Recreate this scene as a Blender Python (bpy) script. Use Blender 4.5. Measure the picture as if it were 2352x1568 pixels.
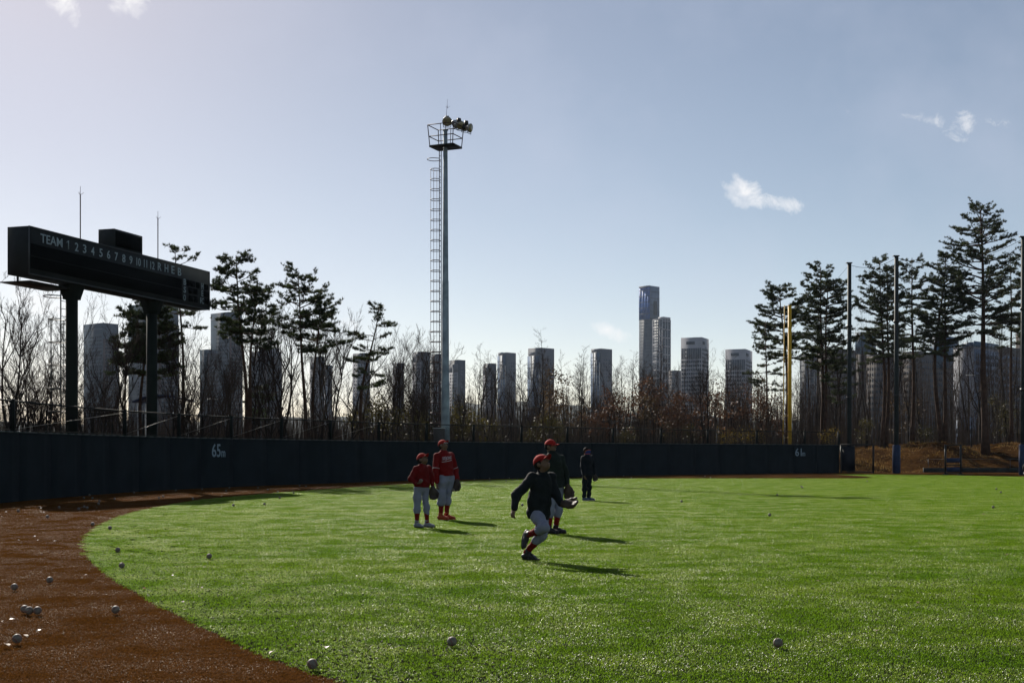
import bpy, math, random
import numpy as np
from mathutils import Vector, Matrix, noise as mnoise
from mathutils.bvhtree import BVHTree

scene = bpy.context.scene
for o in list(bpy.data.objects):
    bpy.data.objects.remove(o)
COL = scene.collection
R = math.radians

# ------------------------------------------------------------------ camera, sky, sun, exposure
CAM_H = 1.45            # eye height above the turf
FPX = 2940.0            # focal length in pixels of a 2352 x 1568 picture
CX, HORIZON = 1176.0, 1041.0

cam_data = bpy.data.cameras.new('camera')
cam_data.sensor_width = 36.0
cam_data.lens = 36.0 * FPX / 2352.0
cam_data.shift_y = (HORIZON - 784.0) / 2352.0
cam_data.clip_end = 20000.0
cam = bpy.data.objects.new('camera', cam_data)
COL.objects.link(cam)
cam.location = (0, 0, CAM_H)
cam.rotation_euler = (R(90), 0, 0)
scene.camera = cam

SUN_AZ, SUN_EL = -24.5, 30.5        # degrees from straight ahead (+Y), negative = to the left
sun_dir = Vector((math.sin(R(SUN_AZ)) * math.cos(R(SUN_EL)), math.cos(R(SUN_AZ)) * math.cos(R(SUN_EL)), math.sin(R(SUN_EL))))

world = bpy.data.worlds.new('World')
scene.world = world
world.use_nodes = True
wt = world.node_tree
for n in list(wt.nodes):
    wt.nodes.remove(n)
def wn(kind, **kw):
    n = wt.nodes.new(kind)
    for k, v in kw.items():
        setattr(n, k, v)
    return n
w_out = wn('ShaderNodeOutputWorld')
w_bg = wn('ShaderNodeBackground')
SKY_STRENGTH = 0.05
w_bg.inputs['Strength'].default_value = SKY_STRENGTH
sky = wn('ShaderNodeTexSky', sky_type='NISHITA')
sky.sun_disc = False
sky.sun_elevation = R(SUN_EL)
sky.sun_rotation = R(SUN_AZ)
sky.altitude = 50.0
sky.air_density = 0.7
sky.dust_density = 0.20
sky.ozone_density = 4.0
# the same slight warm tint over the whole sky
w_haze = wn('ShaderNodeMix', data_type='RGBA', blend_type='MULTIPLY')
w_haze.inputs['Factor'].default_value = 1.0
w_haze.inputs['B'].default_value = (1.97, 1.45, 1.05, 1)
wt.links.new(sky.outputs['Color'], w_haze.inputs['A'])

# small clouds: soft patches placed by direction, broken up by noise
tc = wn('ShaderNodeTexCoord')
sep = wn('ShaderNodeSeparateXYZ')
wt.links.new(tc.outputs['Generated'], sep.inputs[0])
def wmath(op, a, b=None, c=None, clamp=False):
    n = wn('ShaderNodeMath', operation=op)
    n.use_clamp = clamp
    for i, v in enumerate((a, b, c)):
        if v is None:
            continue
        if isinstance(v, (int, float)):
            n.inputs[i].default_value = v
        else:
            wt.links.new(v, n.inputs[i])
    return n.outputs[0]
ysafe = wmath('MAXIMUM', sep.outputs['Y'], 0.05)
cu = wmath('DIVIDE', sep.outputs['X'], ysafe)
cv = wmath('DIVIDE', sep.outputs['Z'], ysafe)
comb = wn('ShaderNodeCombineXYZ')
wt.links.new(cu, comb.inputs[0])
wt.links.new(cv, comb.inputs[1])
nz = wn('ShaderNodeTexNoise')
nz.inputs['Scale'].default_value = 52.0
nz.inputs['Detail'].default_value = 9.0
nz.inputs['Roughness'].default_value = 0.70
nz.inputs['Distortion'].default_value = 0.5
wt.links.new(comb.outputs[0], nz.inputs['Vector'])
nz2 = wn('ShaderNodeTexNoise')
nz2.inputs['Scale'].default_value = 6.0
nz2.inputs['Detail'].default_value = 5.0
nz2.inputs['Roughness'].default_value = 0.55
wt.links.new(comb.outputs[0], nz2.inputs['Vector'])
CLOUDS = [  # centre direction (pixels of the 2352 picture), half sizes, tilt, weight
    (1705, 442, 46, 34, 20, 1.0), (1775, 466, 72, 20, 12, 0.85),
    (2135, 276, 66, 17, 12, 0.66), (2205, 290, 36, 36, 40, 0.76), (2292, 282, 36, 13, 8, 0.62),
    (1408, 764, 58, 17, 24, 0.95), (95, 695, 92, 34, 12, 0.95), (215, 690, 40, 24, 8, 0.5),
    (148, 4, 50, 30, 45, 0.9), (172, 44, 20, 34, -10, 0.75), (300, 6, 46, 36, 25, 0.95),
    (1940, 256, 14, 9, 30, 0.5), (1625, 466, 16, 9, 30, 0.36), (805, 745, 55, 26, 15, 0.5),
    (1908, 404, 10, 8, 20, 0.34), (105, 135, 26, 14, 30, 0.30), (640, 760, 30, 20, 0, 0.4),
]
total = None
for (px, py, hx, hy, tilt, wgt) in CLOUDS:
    u0, v0 = (px - CX) / FPX, (HORIZON - py) / FPX
    ct, st = math.cos(R(tilt)), math.sin(R(tilt))
    du = wmath('SUBTRACT', cu, u0)
    dv = wmath('SUBTRACT', cv, v0)
    a = wmath('MULTIPLY_ADD', du, ct * FPX / hx, wmath('MULTIPLY', dv, -st * FPX / hx))
    b = wmath('MULTIPLY_ADD', du, st * FPX / hy, wmath('MULTIPLY', dv, ct * FPX / hy))
    d2 = wmath('ADD', wmath('MULTIPLY', a, a), wmath('MULTIPLY', b, b))
    m = wmath('MULTIPLY_ADD', d2, -0.5 * wgt, wgt)
    total = m if total is None else wmath('MAXIMUM', total, m)
total = wmath('MAXIMUM', total, -0.2)
nn = wmath('SUBTRACT', nz.outputs['Fac'], 0.5)
dens = wmath('MULTIPLY_ADD', nn, 2.3, total)
dens = wmath('SUBTRACT', dens, 0.42)
dens = wmath('MULTIPLY', dens, 1.05, clamp=True)
front = wmath('GREATER_THAN', sep.outputs['Y'], 0.06)
dens = wmath('MULTIPLY', dens, front)
thin = wmath('MULTIPLY_ADD', wmath('SUBTRACT', nz2.outputs['Fac'], 0.45), 0.9, 0.0, clamp=True)
w_veil = wn('ShaderNodeMix', data_type='RGBA')
w_veil.inputs['B'].default_value = (7.6, 8.0, 9.6, 1)
wt.links.new(thin, w_veil.inputs['Factor'])
wt.links.new(w_haze.outputs['Result'], w_veil.inputs['A'])
w_cl = wn('ShaderNodeMix', data_type='RGBA')
w_cl.inputs['B'].default_value = (12.2, 12.0, 11.9, 1)
wt.links.new(dens, w_cl.inputs['Factor'])
wt.links.new(w_veil.outputs['Result'], w_cl.inputs['A'])
wt.links.new(w_cl.outputs['Result'], w_bg.inputs['Color'])
wt.links.new(w_bg.outputs[0], w_out.inputs['Surface'])

sun_data = bpy.data.lights.new('sun', 'SUN')
sun_data.energy = 5.0
sun_data.angle = R(0.53)
sun_data.color = (1.0, 0.93, 0.82)
sun = bpy.data.objects.new('sun', sun_data)
COL.objects.link(sun)
sun.rotation_euler = sun_dir.to_track_quat('Z', 'Y').to_euler()

scene.view_settings.view_transform = 'Standard'
scene.view_settings.look = 'None'
scene.view_settings.exposure = 0.8
scene.view_settings.gamma = 1.0
scene.view_settings.use_curve_mapping = False
scene.cycles.use_denoising = True
scene.cycles.max_bounces = 6
scene.cycles.diffuse_bounces = 3
scene.cycles.glossy_bounces = 2
scene.cycles.transmission_bounces = 4
scene.cycles.transparent_max_bounces = 12
scene.cycles.volume_bounces = 0
scene.cycles.sample_clamp_indirect = 6.0

# ------------------------------------------------------------------ pixels to places
def P(x, y, Y):
    """point at distance Y seen at pixel (x, y) of the 2352 x 1568 picture"""
    return Vector(((x - CX) / FPX * Y, Y, CAM_H + (HORIZON - y) / FPX * Y))
def G(x, y):
    """point of the flat field seen at pixel (x, y)"""
    return P(x, y, FPX * CAM_H / (y - HORIZON))
def plane_hit(x, y, A, nrm):
    o = Vector((0, 0, CAM_H)); d = Vector(((x - CX) / FPX, 1.0, (HORIZON - y) / FPX))
    t = (Vector(A) - o).dot(nrm) / d.dot(nrm)
    return o + d * t

# ------------------------------------------------------------------ helpers
def np_mesh(name, verts, faces_list, smooth=False, attrs=None):
    """verts (n,3); faces_list: list of (m,k) index arrays"""
    me = bpy.data.meshes.new(name)
    verts = np.asarray(verts, dtype=np.float32).reshape(-1, 3)
    arrs = [np.asarray(f, dtype=np.int32) for f in faces_list if len(f)]
    me.vertices.add(len(verts))
    me.vertices.foreach_set('co', verts.ravel())
    if arrs:
        loops = np.concatenate([a.ravel() for a in arrs])
        sizes = np.concatenate([np.full(len(a), a.shape[1], dtype=np.int32) for a in arrs])
        starts = np.concatenate([[0], np.cumsum(sizes)[:-1]]).astype(np.int32)
        me.loops.add(len(loops))
        me.loops.foreach_set('vertex_index', loops)
        me.polygons.add(len(sizes))
        me.polygons.foreach_set('loop_start', starts)
        me.polygons.foreach_set('loop_total', sizes)
        if smooth:
            me.polygons.foreach_set('use_smooth', np.ones(len(sizes), dtype=bool))
    if attrs:
        for an, (dom, data) in attrs.items():
            at = me.attributes.new(an, 'FLOAT', dom)
            at.data.foreach_set('value', np.asarray(data, dtype=np.float32))
    me.update(calc_edges=True)
    return me

class MB:
    """collects simple solids and links them as ONE mesh object"""
    def __init__(s):
        s.v = []; s.f = []; s.n = 0
    def add(s, v, f):
        v = np.asarray(v, dtype=float).reshape(-1, 3)
        s.v.append(v)
        for a in (f if isinstance(f, list) else [f]):
            s.f.append(np.asarray(a, dtype=np.int64) + s.n)
        s.n += len(v)
        return s
    def obox(s, c, ax, ay, az):
        """box round centre c with half-axis vectors"""
        c, ax, ay, az = (np.array(q, dtype=float) for q in (c, ax, ay, az))
        v = [c + i * ax + j * ay + k * az for k in (-1, 1) for j in (-1, 1) for i in (-1, 1)]
        f = [(0, 2, 3, 1), (4, 5, 7, 6), (0, 1, 5, 4), (2, 6, 7, 3), (0, 4, 6, 2), (1, 3, 7, 5)]
        return s.add(v, np.array(f))
    def box(s, x0, x1, y0, y1, z0, z1):
        return s.obox(((x0 + x1) / 2, (y0 + y1) / 2, (z0 + z1) / 2), ((x1 - x0) / 2, 0, 0), (0, (y1 - y0) / 2, 0), (0, 0, (z1 - z0) / 2))
    def tubes(s, P0, P1, R0, R1, n=6, cap=False):
        P0, P1 = np.asarray(P0, float).reshape(-1, 3), np.asarray(P1, float).reshape(-1, 3)
        N = len(P0)
        R0 = np.broadcast_to(np.asarray(R0, float), (N,)); R1 = np.broadcast_to(np.asarray(R1, float), (N,))
        d = P1 - P0
        d = d / np.maximum(np.linalg.norm(d, axis=1, keepdims=True), 1e-9)
        ref = np.where(np.abs(d[:, 2:3]) > 0.9, np.array([[1.0, 0, 0]]), np.array([[0, 0, 1.0]]))
        u = np.cross(d, ref); u /= np.linalg.norm(u, axis=1, keepdims=True)
        w = np.cross(d, u)
        a = np.arange(n) / n * 2 * np.pi
        ring = u[:, None, :] * np.cos(a)[None, :, None] + w[:, None, :] * np.sin(a)[None, :, None]
        v0 = P0[:, None, :] + ring * R0[:, None, None]
        v1 = P1[:, None, :] + ring * R1[:, None, None]
        v = np.concatenate([v0, v1], axis=1).reshape(-1, 3)
        base = np.arange(N)[:, None] * 2 * n
        i = np.arange(n)[None, :]; j = (np.arange(n) + 1)[None, :] % n
        f = np.stack([base + i, base + n + i, base + n + j, base + j], axis=-1).reshape(-1, 4)
        fl = [f]
        if cap:
            fl.append(base + np.arange(n)[None, :])
            fl.append((base + n + np.arange(n)[None, ::-1]))
        return s.add(v, fl)
    def bar(s, a, b, r, n=8, r1=None):
        return s.tubes([a], [b], r, r if r1 is None else r1, n, True)
    def path(s, pts, r, n=6, closed=False):
        pts = np.asarray(pts, float)
        p0 = pts if closed else pts[:-1]
        p1 = np.roll(pts, -1, axis=0) if closed else pts[1:]
        if np.ndim(r):
            r = np.asarray(r, float)
            return s.tubes(p0, p1, r[:len(p0)], (np.roll(r, -1)[:len(p0)]), n)
        return s.tubes(p0, p1, r, r, n)
    def loft(s, pts, radii, n=8, cap=True):
        """continuous tapered tube through points"""
        pts = np.asarray(pts, float); m = len(pts)
        t = np.gradient(pts, axis=0); t /= np.linalg.norm(t, axis=1, keepdims=True)
        ref = np.array([1.0, 0, 0]) if abs(t[0][2]) > 0.7 else np.array([0, 0, 1.0])
        u = np.cross(t, ref); u /= np.maximum(np.linalg.norm(u, axis=1, keepdims=True), 1e-6)
        w = np.cross(t, u)
        a = np.arange(n) / n * 2 * np.pi
        v = pts[:, None, :] + np.asarray(radii, float)[:, None, None] * (u[:, None, :] * np.cos(a)[None, :, None] + w[:, None, :] * np.sin(a)[None, :, None])
        b = np.arange(m - 1)[:, None] * n
        i = np.arange(n)[None, :]; j = (i + 1) % n
        f = np.stack([b + i, b + n + i, b + n + j, b + j], -1).reshape(-1, 4)
        fl = [f]
        if cap:
            fl += [np.arange(n)[None, :], ((m - 1) * n + np.arange(n)[::-1])[None, :]]
        return s.add(v.reshape(-1, 3), fl)
    def sphere(s, c, r, nu=12, nv=8, M=None):
        c = np.array(c, float); r = np.broadcast_to(np.asarray(r, float), (3,))
        th = np.linspace(0, np.pi, nv + 1); ph = np.arange(nu) / nu * 2 * np.pi
        v = np.stack([np.sin(th)[:, None] * np.cos(ph), np.sin(th)[:, None] * np.sin(ph), np.cos(th)[:, None] * np.ones(nu)], -1).reshape(-1, 3) * r
        if M is not None:
            v = v @ np.asarray(M, float)       # rows of M: local axes in world
        b = np.arange(nv)[:, None] * nu
        i = np.arange(nu)[None, :]; j = (i + 1) % nu
        f = np.stack([b + i, b + nu + i, b + nu + j, b + j], -1).reshape(-1, 4)
        return s.add(v + c, f)
    def prism(s, poly, z0, z1):
        poly = np.asarray(poly, float); n = len(poly)
        v = np.concatenate([np.c_[poly, np.full(n, z0)], np.c_[poly, np.full(n, z1)]])
        i = np.arange(n); j = (i + 1) % n
        return s.add(v, [np.stack([i, j, j + n, i + n], 1), np.arange(n)[None, ::-1], (np.arange(n) + n)[None, :]])
    def mesh(s, name, smooth=False):
        if not s.v:
            return np_mesh(name, np.zeros((0, 3)), [])
        by = {}
        for f in s.f:
            by.setdefault(f.shape[1], []).append(f)
        return np_mesh(name, np.concatenate(s.v), [np.concatenate(q) for q in by.values()], smooth)
    def build(s, name, m, parent=None, smooth=False, **kw):
        return obj(name, s.mesh(name, smooth), m, parent, **kw)

def tag(o, label=None, cat=None, group=None, kind=None):
    if label: o['label'] = label
    if cat: o['category'] = cat
    if group: o['group'] = group
    if kind: o['kind'] = kind
    return o
def obj(name, me, m=None, parent=None, label=None, cat=None, group=None, kind=None):
    o = bpy.data.objects.new(name, me)
    COL.objects.link(o)
    if m is not None and me is not None and len(me.materials) == 0:
        me.materials.append(m)
    if parent is not None:
        o.parent = parent
    return tag(o, label, cat, group, kind)
def thing(name, label, cat, loc=(0, 0, 0), rz=0.0, group=None):
    o = bpy.data.objects.new(name, None)
    COL.objects.link(o)
    o.empty_display_size = 0.2
    o.location = loc
    o.rotation_euler = (0, 0, rz)
    return tag(o, label, cat, group)
def copy_tree(src, parent=None):
    c = src.copy(); COL.objects.link(c); c.parent = parent
    for ch in src.children:
        copy_tree(ch, c)
    return c

def mat(name, col, rough=0.7, spec=0.3, var=0.0, vscale=3.0, bump=0.0, bscale=20.0, metal=0.0, col2=None, transl=0.0):
    """principled material with procedural colour variation and fine relief"""
    m = bpy.data.materials.new(name); m.use_nodes = True
    nt = m.node_tree; b = nt.nodes['Principled BSDF']
    b.inputs['Roughness'].default_value = rough
    b.inputs['Specular IOR Level'].default_value = spec
    b.inputs['Metallic'].default_value = metal
    tcn = nt.nodes.new('ShaderNodeTexCoord')
    n1 = nt.nodes.new('ShaderNodeTexNoise'); n1.inputs['Scale'].default_value = vscale; n1.inputs['Detail'].default_value = 5
    nt.links.new(tcn.outputs['Object'], n1.inputs['Vector'])
    ramp = nt.nodes.new('ShaderNodeValToRGB')
    c = np.array(col[:3], float)
    lo = c * (1 - var); hi = np.array(col2[:3], float) if col2 is not None else np.minimum(c * (1 + var), 1)
    ramp.color_ramp.elements[0].position = 0.32; ramp.color_ramp.elements[1].position = 0.68
    ramp.color_ramp.elements[0].color = (*lo, 1); ramp.color_ramp.elements[1].color = (*hi, 1)
    nt.links.new(n1.outputs['Fac'], ramp.inputs['Fac'])
    nt.links.new(ramp.outputs['Color'], b.inputs['Base Color'])
    if bump > 0:
        n2 = nt.nodes.new('ShaderNodeTexNoise'); n2.inputs['Scale'].default_value = bscale; n2.inputs['Detail'].default_value = 4
        nt.links.new(tcn.outputs['Object'], n2.inputs['Vector'])
        bp = nt.nodes.new('ShaderNodeBump'); bp.inputs['Strength'].default_value = bump; bp.inputs['Distance'].default_value = 0.02
        nt.links.new(n2.outputs['Fac'], bp.inputs['Height'])
        nt.links.new(bp.outputs['Normal'], b.inputs['Normal'])
    if transl > 0:
        tr = nt.nodes.new('ShaderNodeBsdfTranslucent')
        nt.links.new(ramp.outputs['Color'], tr.inputs['Color'])
        mx = nt.nodes.new('ShaderNodeMixShader'); mx.inputs[0].default_value = transl
        nt.links.new(b.outputs[0], mx.inputs[1]); nt.links.new(tr.outputs[0], mx.inputs[2])
        nt.links.new(mx.outputs[0], nt.nodes['Material Output'].inputs['Surface'])
    return m

def text_mesh(name, body, height, width=None, depth=0.004, shear=0.0, bold=0.010):
    """flat lettering in the local XZ plane, centred, facing -Y"""
    cu_ = bpy.data.curves.new(name, 'FONT')
    cu_.body = body; cu_.align_x = 'CENTER'; cu_.align_y = 'CENTER'; cu_.extrude = depth; cu_.shear = shear
    cu_.resolution_u = 3; cu_.offset = bold
    ob = bpy.data.objects.new(name, cu_); COL.objects.link(ob)
    dg = bpy.context.evaluated_depsgraph_get()
    me = bpy.data.meshes.new_from_object(ob.evaluated_get(dg))
    bpy.data.objects.remove(ob); bpy.data.curves.remove(cu_)
    co = np.zeros(len(me.vertices) * 3); me.vertices.foreach_get('co', co); co = co.reshape(-1, 3)
    h = co[:, 1].max() - co[:, 1].min()
    k = height / max(h, 1e-6)
    kx = k if width is None else width / (co[:, 0].max() - co[:, 0].min())
    cxm = (co[:, 0].max() + co[:, 0].min()) / 2; cym = (co[:, 1].max() + co[:, 1].min()) / 2
    out = np.stack([(co[:, 0] - cxm) * kx, -co[:, 2], (co[:, 1] - cym) * k], 1)
    me.vertices.foreach_set('co', out.astype(np.float32).ravel())
    me.materials.clear(); me.name = name
    me.update()
    return me

# ------------------------------------------------------------------ common materials
M = {}
M['pad'] = mat('wall_pad_vinyl', (0.0125, 0.0185, 0.0225), 0.85, 0.06, 0.14, 1.2, 0.10, 30)
M['coping'] = mat('coping_metal', (0.035, 0.05, 0.045), 0.45, 0.4, 0.2, 6)
M['fence'] = mat('fence_dark_green', (0.007, 0.010, 0.009), 0.8, 0.15, 0.2, 6)
M['wire'] = mat('chain_link_wire', (0.007, 0.008, 0.008), 0.95, 0.03)
M['brace'] = mat('galvanised_rod', (0.20, 0.19, 0.17), 0.4, 0.5, 0.1, 4)
M['board'] = mat('scoreboard_shell', (0.026, 0.030, 0.031), 0.75, 0.12, 0.15, 1.5, 0.05, 30)
M['screen'] = mat('scoreboard_screen', (0.0035, 0.0045, 0.0045), 0.9, 0.03, 0.15, 5)
M['letters'] = mat('painted_lettering', (0.27, 0.34, 0.37), 0.6, 0.3, 0.12, 8)
M['wallnum'] = mat('wall_numerals', (0.20, 0.28, 0.34), 0.6, 0.3, 0.12, 8)
M['pillar'] = mat('pillar_green', (0.008, 0.012, 0.009), 0.75, 0.12, 0.2, 1.5, 0.08, 12)
M['galv'] = mat('galvanised_steel', (0.25, 0.31, 0.335), 0.78, 0.3, 0.28, 2.2, 0.06, 20, 0.0)
M['rust'] = mat('primer_steel', (0.06, 0.03, 0.03), 0.6, 0.3, 0.25, 6)
M['darksteel'] = mat('dark_steel', (0.016, 0.018, 0.018), 0.5, 0.4, 0.2, 6)
M['yellow'] = mat('yellow_paint', (0.58, 0.34, 0.02), 0.6, 0.3, 0.12, 2.5, 0.04, 25)
M['bluepad'] = mat('blue_pad', (0.010, 0.026, 0.075), 0.55, 0.3, 0.2, 3, 0.1, 30)
M['netcord'] = mat('net_cord', (0.02, 0.022, 0.024), 0.8, 0.1)
M['polegreen'] = mat('pole_dark_green', (0.018, 0.026, 0.026), 0.7, 0.3, 0.2, 2)
M['concrete'] = mat('concrete', (0.16, 0.15, 0.14), 0.85, 0.2, 0.3, 1.2, 0.2, 14)
M['white'] = mat('white_metal', (0.62, 0.62, 0.60), 0.5, 0.4, 0.1, 4)
M['lampbody'] = mat('lamp_housing', (0.32, 0.32, 0.31), 0.35, 0.5, 0.15, 8, 0, 10, 0.6)
M['lampglass'] = mat('lamp_glass', (0.26, 0.23, 0.13), 0.15, 0.6, 0.2, 12)
M['black'] = mat('black_fabric', (0.010, 0.010, 0.011), 0.8, 0.2, 0.2, 12, 0.2, 60)

# ------------------------------------------------------------------ terrain
def smooth(a, lo, hi):
    t = np.clip((np.asarray(a, float) - lo) / (hi - lo), 0, 1)
    return t * t * (3 - 2 * t)
def terrain(X, Y):
    X = np.asarray(X, float); Y = np.asarray(Y, float)
    wob = 1.3 * np.sin(X * 0.31) + 0.8 * np.sin(X * 0.83 + 1.1)
    up = smooth(Y, 97.0, 108.0 + 1.6 * wob) * (1.25 + 0.95 * smooth(X, 26.5, 35.5) + 0.22 * np.sin(X * 0.42 + 0.7) + 0.15 * np.sin(X * 0.91))
    up = up + smooth(Y, 98, 101) * (0.14 * np.sin(X * 1.3 + Y * 0.4) + 0.09 * np.sin(X * 2.3 - Y * 1.1) + 0.07 * np.sin(X * 3.9 + Y * 2.3))
    side = smooth(X, 20.0, 27.0)
    back = 1 - 0.55 * smooth(Y, 116, 160)
    h = up * side * back
    other = (1 - side) * 0.15 * smooth(Y, 60, 80)
    return -0.10 + h + other
xs = np.concatenate([[-6000, -3000, -1500, -800, -400, -200, -130], np.arange(-100, 16, 4), np.arange(16, 70, 1.0), [75, 85, 100, 130, 200, 400, 800, 1500, 3000, 6000]])
ys = np.concatenate([[-3000, -800, -200, -60, -20], np.arange(0, 92, 8), np.arange(93, 125, 0.8), [128, 134, 142, 152, 165, 180, 200, 240, 300, 450, 700, 1100, 2000, 4000, 8000]])
gx, gy = np.meshgrid(xs, ys)
gz = terrain(gx, gy)
nx_, ny_ = len(xs), len(ys)
idx = np.arange(nx_ * ny_).reshape(ny_, nx_)
gf = np.stack([idx[:-1, :-1], idx[:-1, 1:], idx[1:, 1:], idx[1:, :-1]], -1).reshape(-1, 4)

def ground_material():
    m = bpy.data.materials.new('pine_litter_ground'); m.use_nodes = True
    nt = m.node_tree; b = nt.nodes['Principled BSDF']
    b.inputs['Roughness'].default_value = 1.0; b.inputs['Specular IOR Level'].default_value = 0.0
    g = nt.nodes.new('ShaderNodeNewGeometry')
    def nzz(sc, det=6, rgh=0.6):
        n = nt.nodes.new('ShaderNodeTexNoise'); n.inputs['Scale'].default_value = sc; n.inputs['Detail'].default_value = det
        n.inputs['Roughness'].default_value = rgh
        nt.links.new(g.outputs['Position'], n.inputs['Vector']); return n
    a = nzz(0.45); c = nzz(4.0, 8, 0.7)
    r1 = nt.nodes.new('ShaderNodeValToRGB')
    r1.color_ramp.elements[0].position = 0.38; r1.color_ramp.elements[1].position = 0.64
    r1.color_ramp.elements[0].color = (0.030, 0.017, 0.009, 1); r1.color_ramp.elements[1].color = (0.095, 0.052, 0.020, 1)
    nt.links.new(a.outputs['Fac'], r1.inputs['Fac'])
    r2 = nt.nodes.new('ShaderNodeValToRGB')
    r2.color_ramp.elements[0].position = 0.35; r2.color_ramp.elements[1].position = 0.72
    r2.color_ramp.elements[0].color = (0.45, 0.42, 0.4, 1); r2.color_ramp.elements[1].color = (1.25, 1.2, 1.1, 1)
    nt.links.new(c.outputs['Fac'], r2.inputs['Fac'])
    mx = nt.nodes.new('ShaderNodeMix'); mx.data_type = 'RGBA'; mx.blend_type = 'MULTIPLY'; mx.inputs['Factor'].default_value = 1
    nt.links.new(r1.outputs['Color'], mx.inputs['A']); nt.links.new(r2.outputs['Color'], mx.inputs['B'])
    nt.links.new(mx.outputs['Result'], b.inputs['Base Color'])
    bp = nt.nodes.new('ShaderNodeBump'); bp.inputs['Strength'].default_value = 0.8; bp.inputs['Distance'].default_value = 0.25
    nt.links.new(c.outputs['Fac'], bp.inputs['Height']); nt.links.new(bp.outputs['Normal'], b.inputs['Normal'])
    return m
M['ground'] = ground_material()
obj('ground', np_mesh('ground', np.stack([gx, gy, gz], -1).reshape(-1, 3), [gf], True), M['ground'], label='brown earth and pine litter rising to a bank beyond the field', kind='structure')

# ------------------------------------------------------------------ outlines of track, turf and outfield wall
def catmull(pts, step):
    pts = [np.array(p, float) for p in pts]
    q = [2 * pts[0] - pts[1]] + pts + [2 * pts[-1] - pts[-2]]
    out = []
    for i in range(1, len(q) - 2):
        p0, p1, p2, p3 = q[i - 1:i + 3]
        k = max(2, int(np.linalg.norm(p2 - p1) / step))
        for t in np.arange(k) / k:
            out.append(0.5 * ((2 * p1) + (p2 - p0) * t + (2 * p0 - 5 * p1 + 4 * p2 - p3) * t * t + (3 * p1 - p0 - 3 * p2 + p3) * t ** 3))
    out.append(pts[-1])
    return np.array(out)
WALL_H = 2.07
wall_line = catmull([(-15.1, 14), (-15.0, 24), (-14.95, 32), (-14.85, 37), (-14.7, 42), (-14.2, 47.5), (-12.75, 53.4), (-10.7, 58.2), (-6.6, 65.7), (-2.7, 71.0), (3, 77.2), (9.2, 83.0), (16.5, 88.8), (24.1, 94.2)], 0.3)
wl_s = np.concatenate([[0], np.cumsum(np.linalg.norm(np.diff(wall_line, axis=0), axis=1))])
def wall_at(s):
    p = np.array([np.interp(s, wl_s, wall_line[:, 0]), np.interp(s, wl_s, wall_line[:, 1])])
    a = np.array([np.interp(s + .2, wl_s, wall_line[:, 0]), np.interp(s + .2, wl_s, wall_line[:, 1])])
    b = np.array([np.interp(s - .2, wl_s, wall_line[:, 0]), np.interp(s - .2, wl_s, wall_line[:, 1])])
    t = (a - b) / np.linalg.norm(a - b)
    return p, t, np.array([t[1], -t[0]])        # point, tangent, normal towards the field
def wall_s(px):
    """arc position of the wall seen in picture column px"""
    u = wall_line[:, 0] / wall_line[:, 1] * FPX + CX
    return np.interp(px, u, wl_s)

edge_px = [(1100, 1640), (900, 1602), (766.6, 1560.6), (688, 1536), (622, 1513), (557, 1485), (491, 1452.5), (426, 1421), (360, 1388.6), (305, 1357.5), (262, 1333), (229, 1306.7), (209.6, 1290), (196.6, 1267.4), (193, 1246), (197, 1233), (211.6, 1219.6), (230, 1206), (257, 1192.5), (302, 1177.3), (363, 1163.7), (423, 1153), (484, 1145), (544, 1139.5), (635, 1131.4), (711, 1126), (889, 1114), (1030, 1106), (1150, 1101), (1267, 1097.5), (1481, 1093.6), (1700, 1091), (1930, 1089.2), (2100, 1090), (2206, 1091.5), (2352, 1094.3), (2600, 1100)]
turf_edge = catmull([tuple(G(x, y))[:2] for x, y in edge_px], 0.25)
turf_poly = np.concatenate([turf_edge, [(50, 60), (50, 2), (0.5, 2)]])
track_poly = np.concatenate([wall_line, [(24.6, 97.5), (70, 98.5), (70, 1.5), (-15.1, 1.5)]])
def inside(poly, X, Y):
    X = np.asarray(X, float); Y = np.asarray(Y, float)
    r = np.zeros(X.shape, bool)
    x0, y0 = poly[:, 0], poly[:, 1]; x1, y1 = np.roll(x0, -1), np.roll(y0, -1)
    for a, b, c, d in zip(x0, y0, x1, y1):
        if b == d:
            continue
        cond = (b > Y) != (d > Y)
        r ^= cond & (X < (c - a) * (Y - b) / (d - b) + a)
    return r

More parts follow.
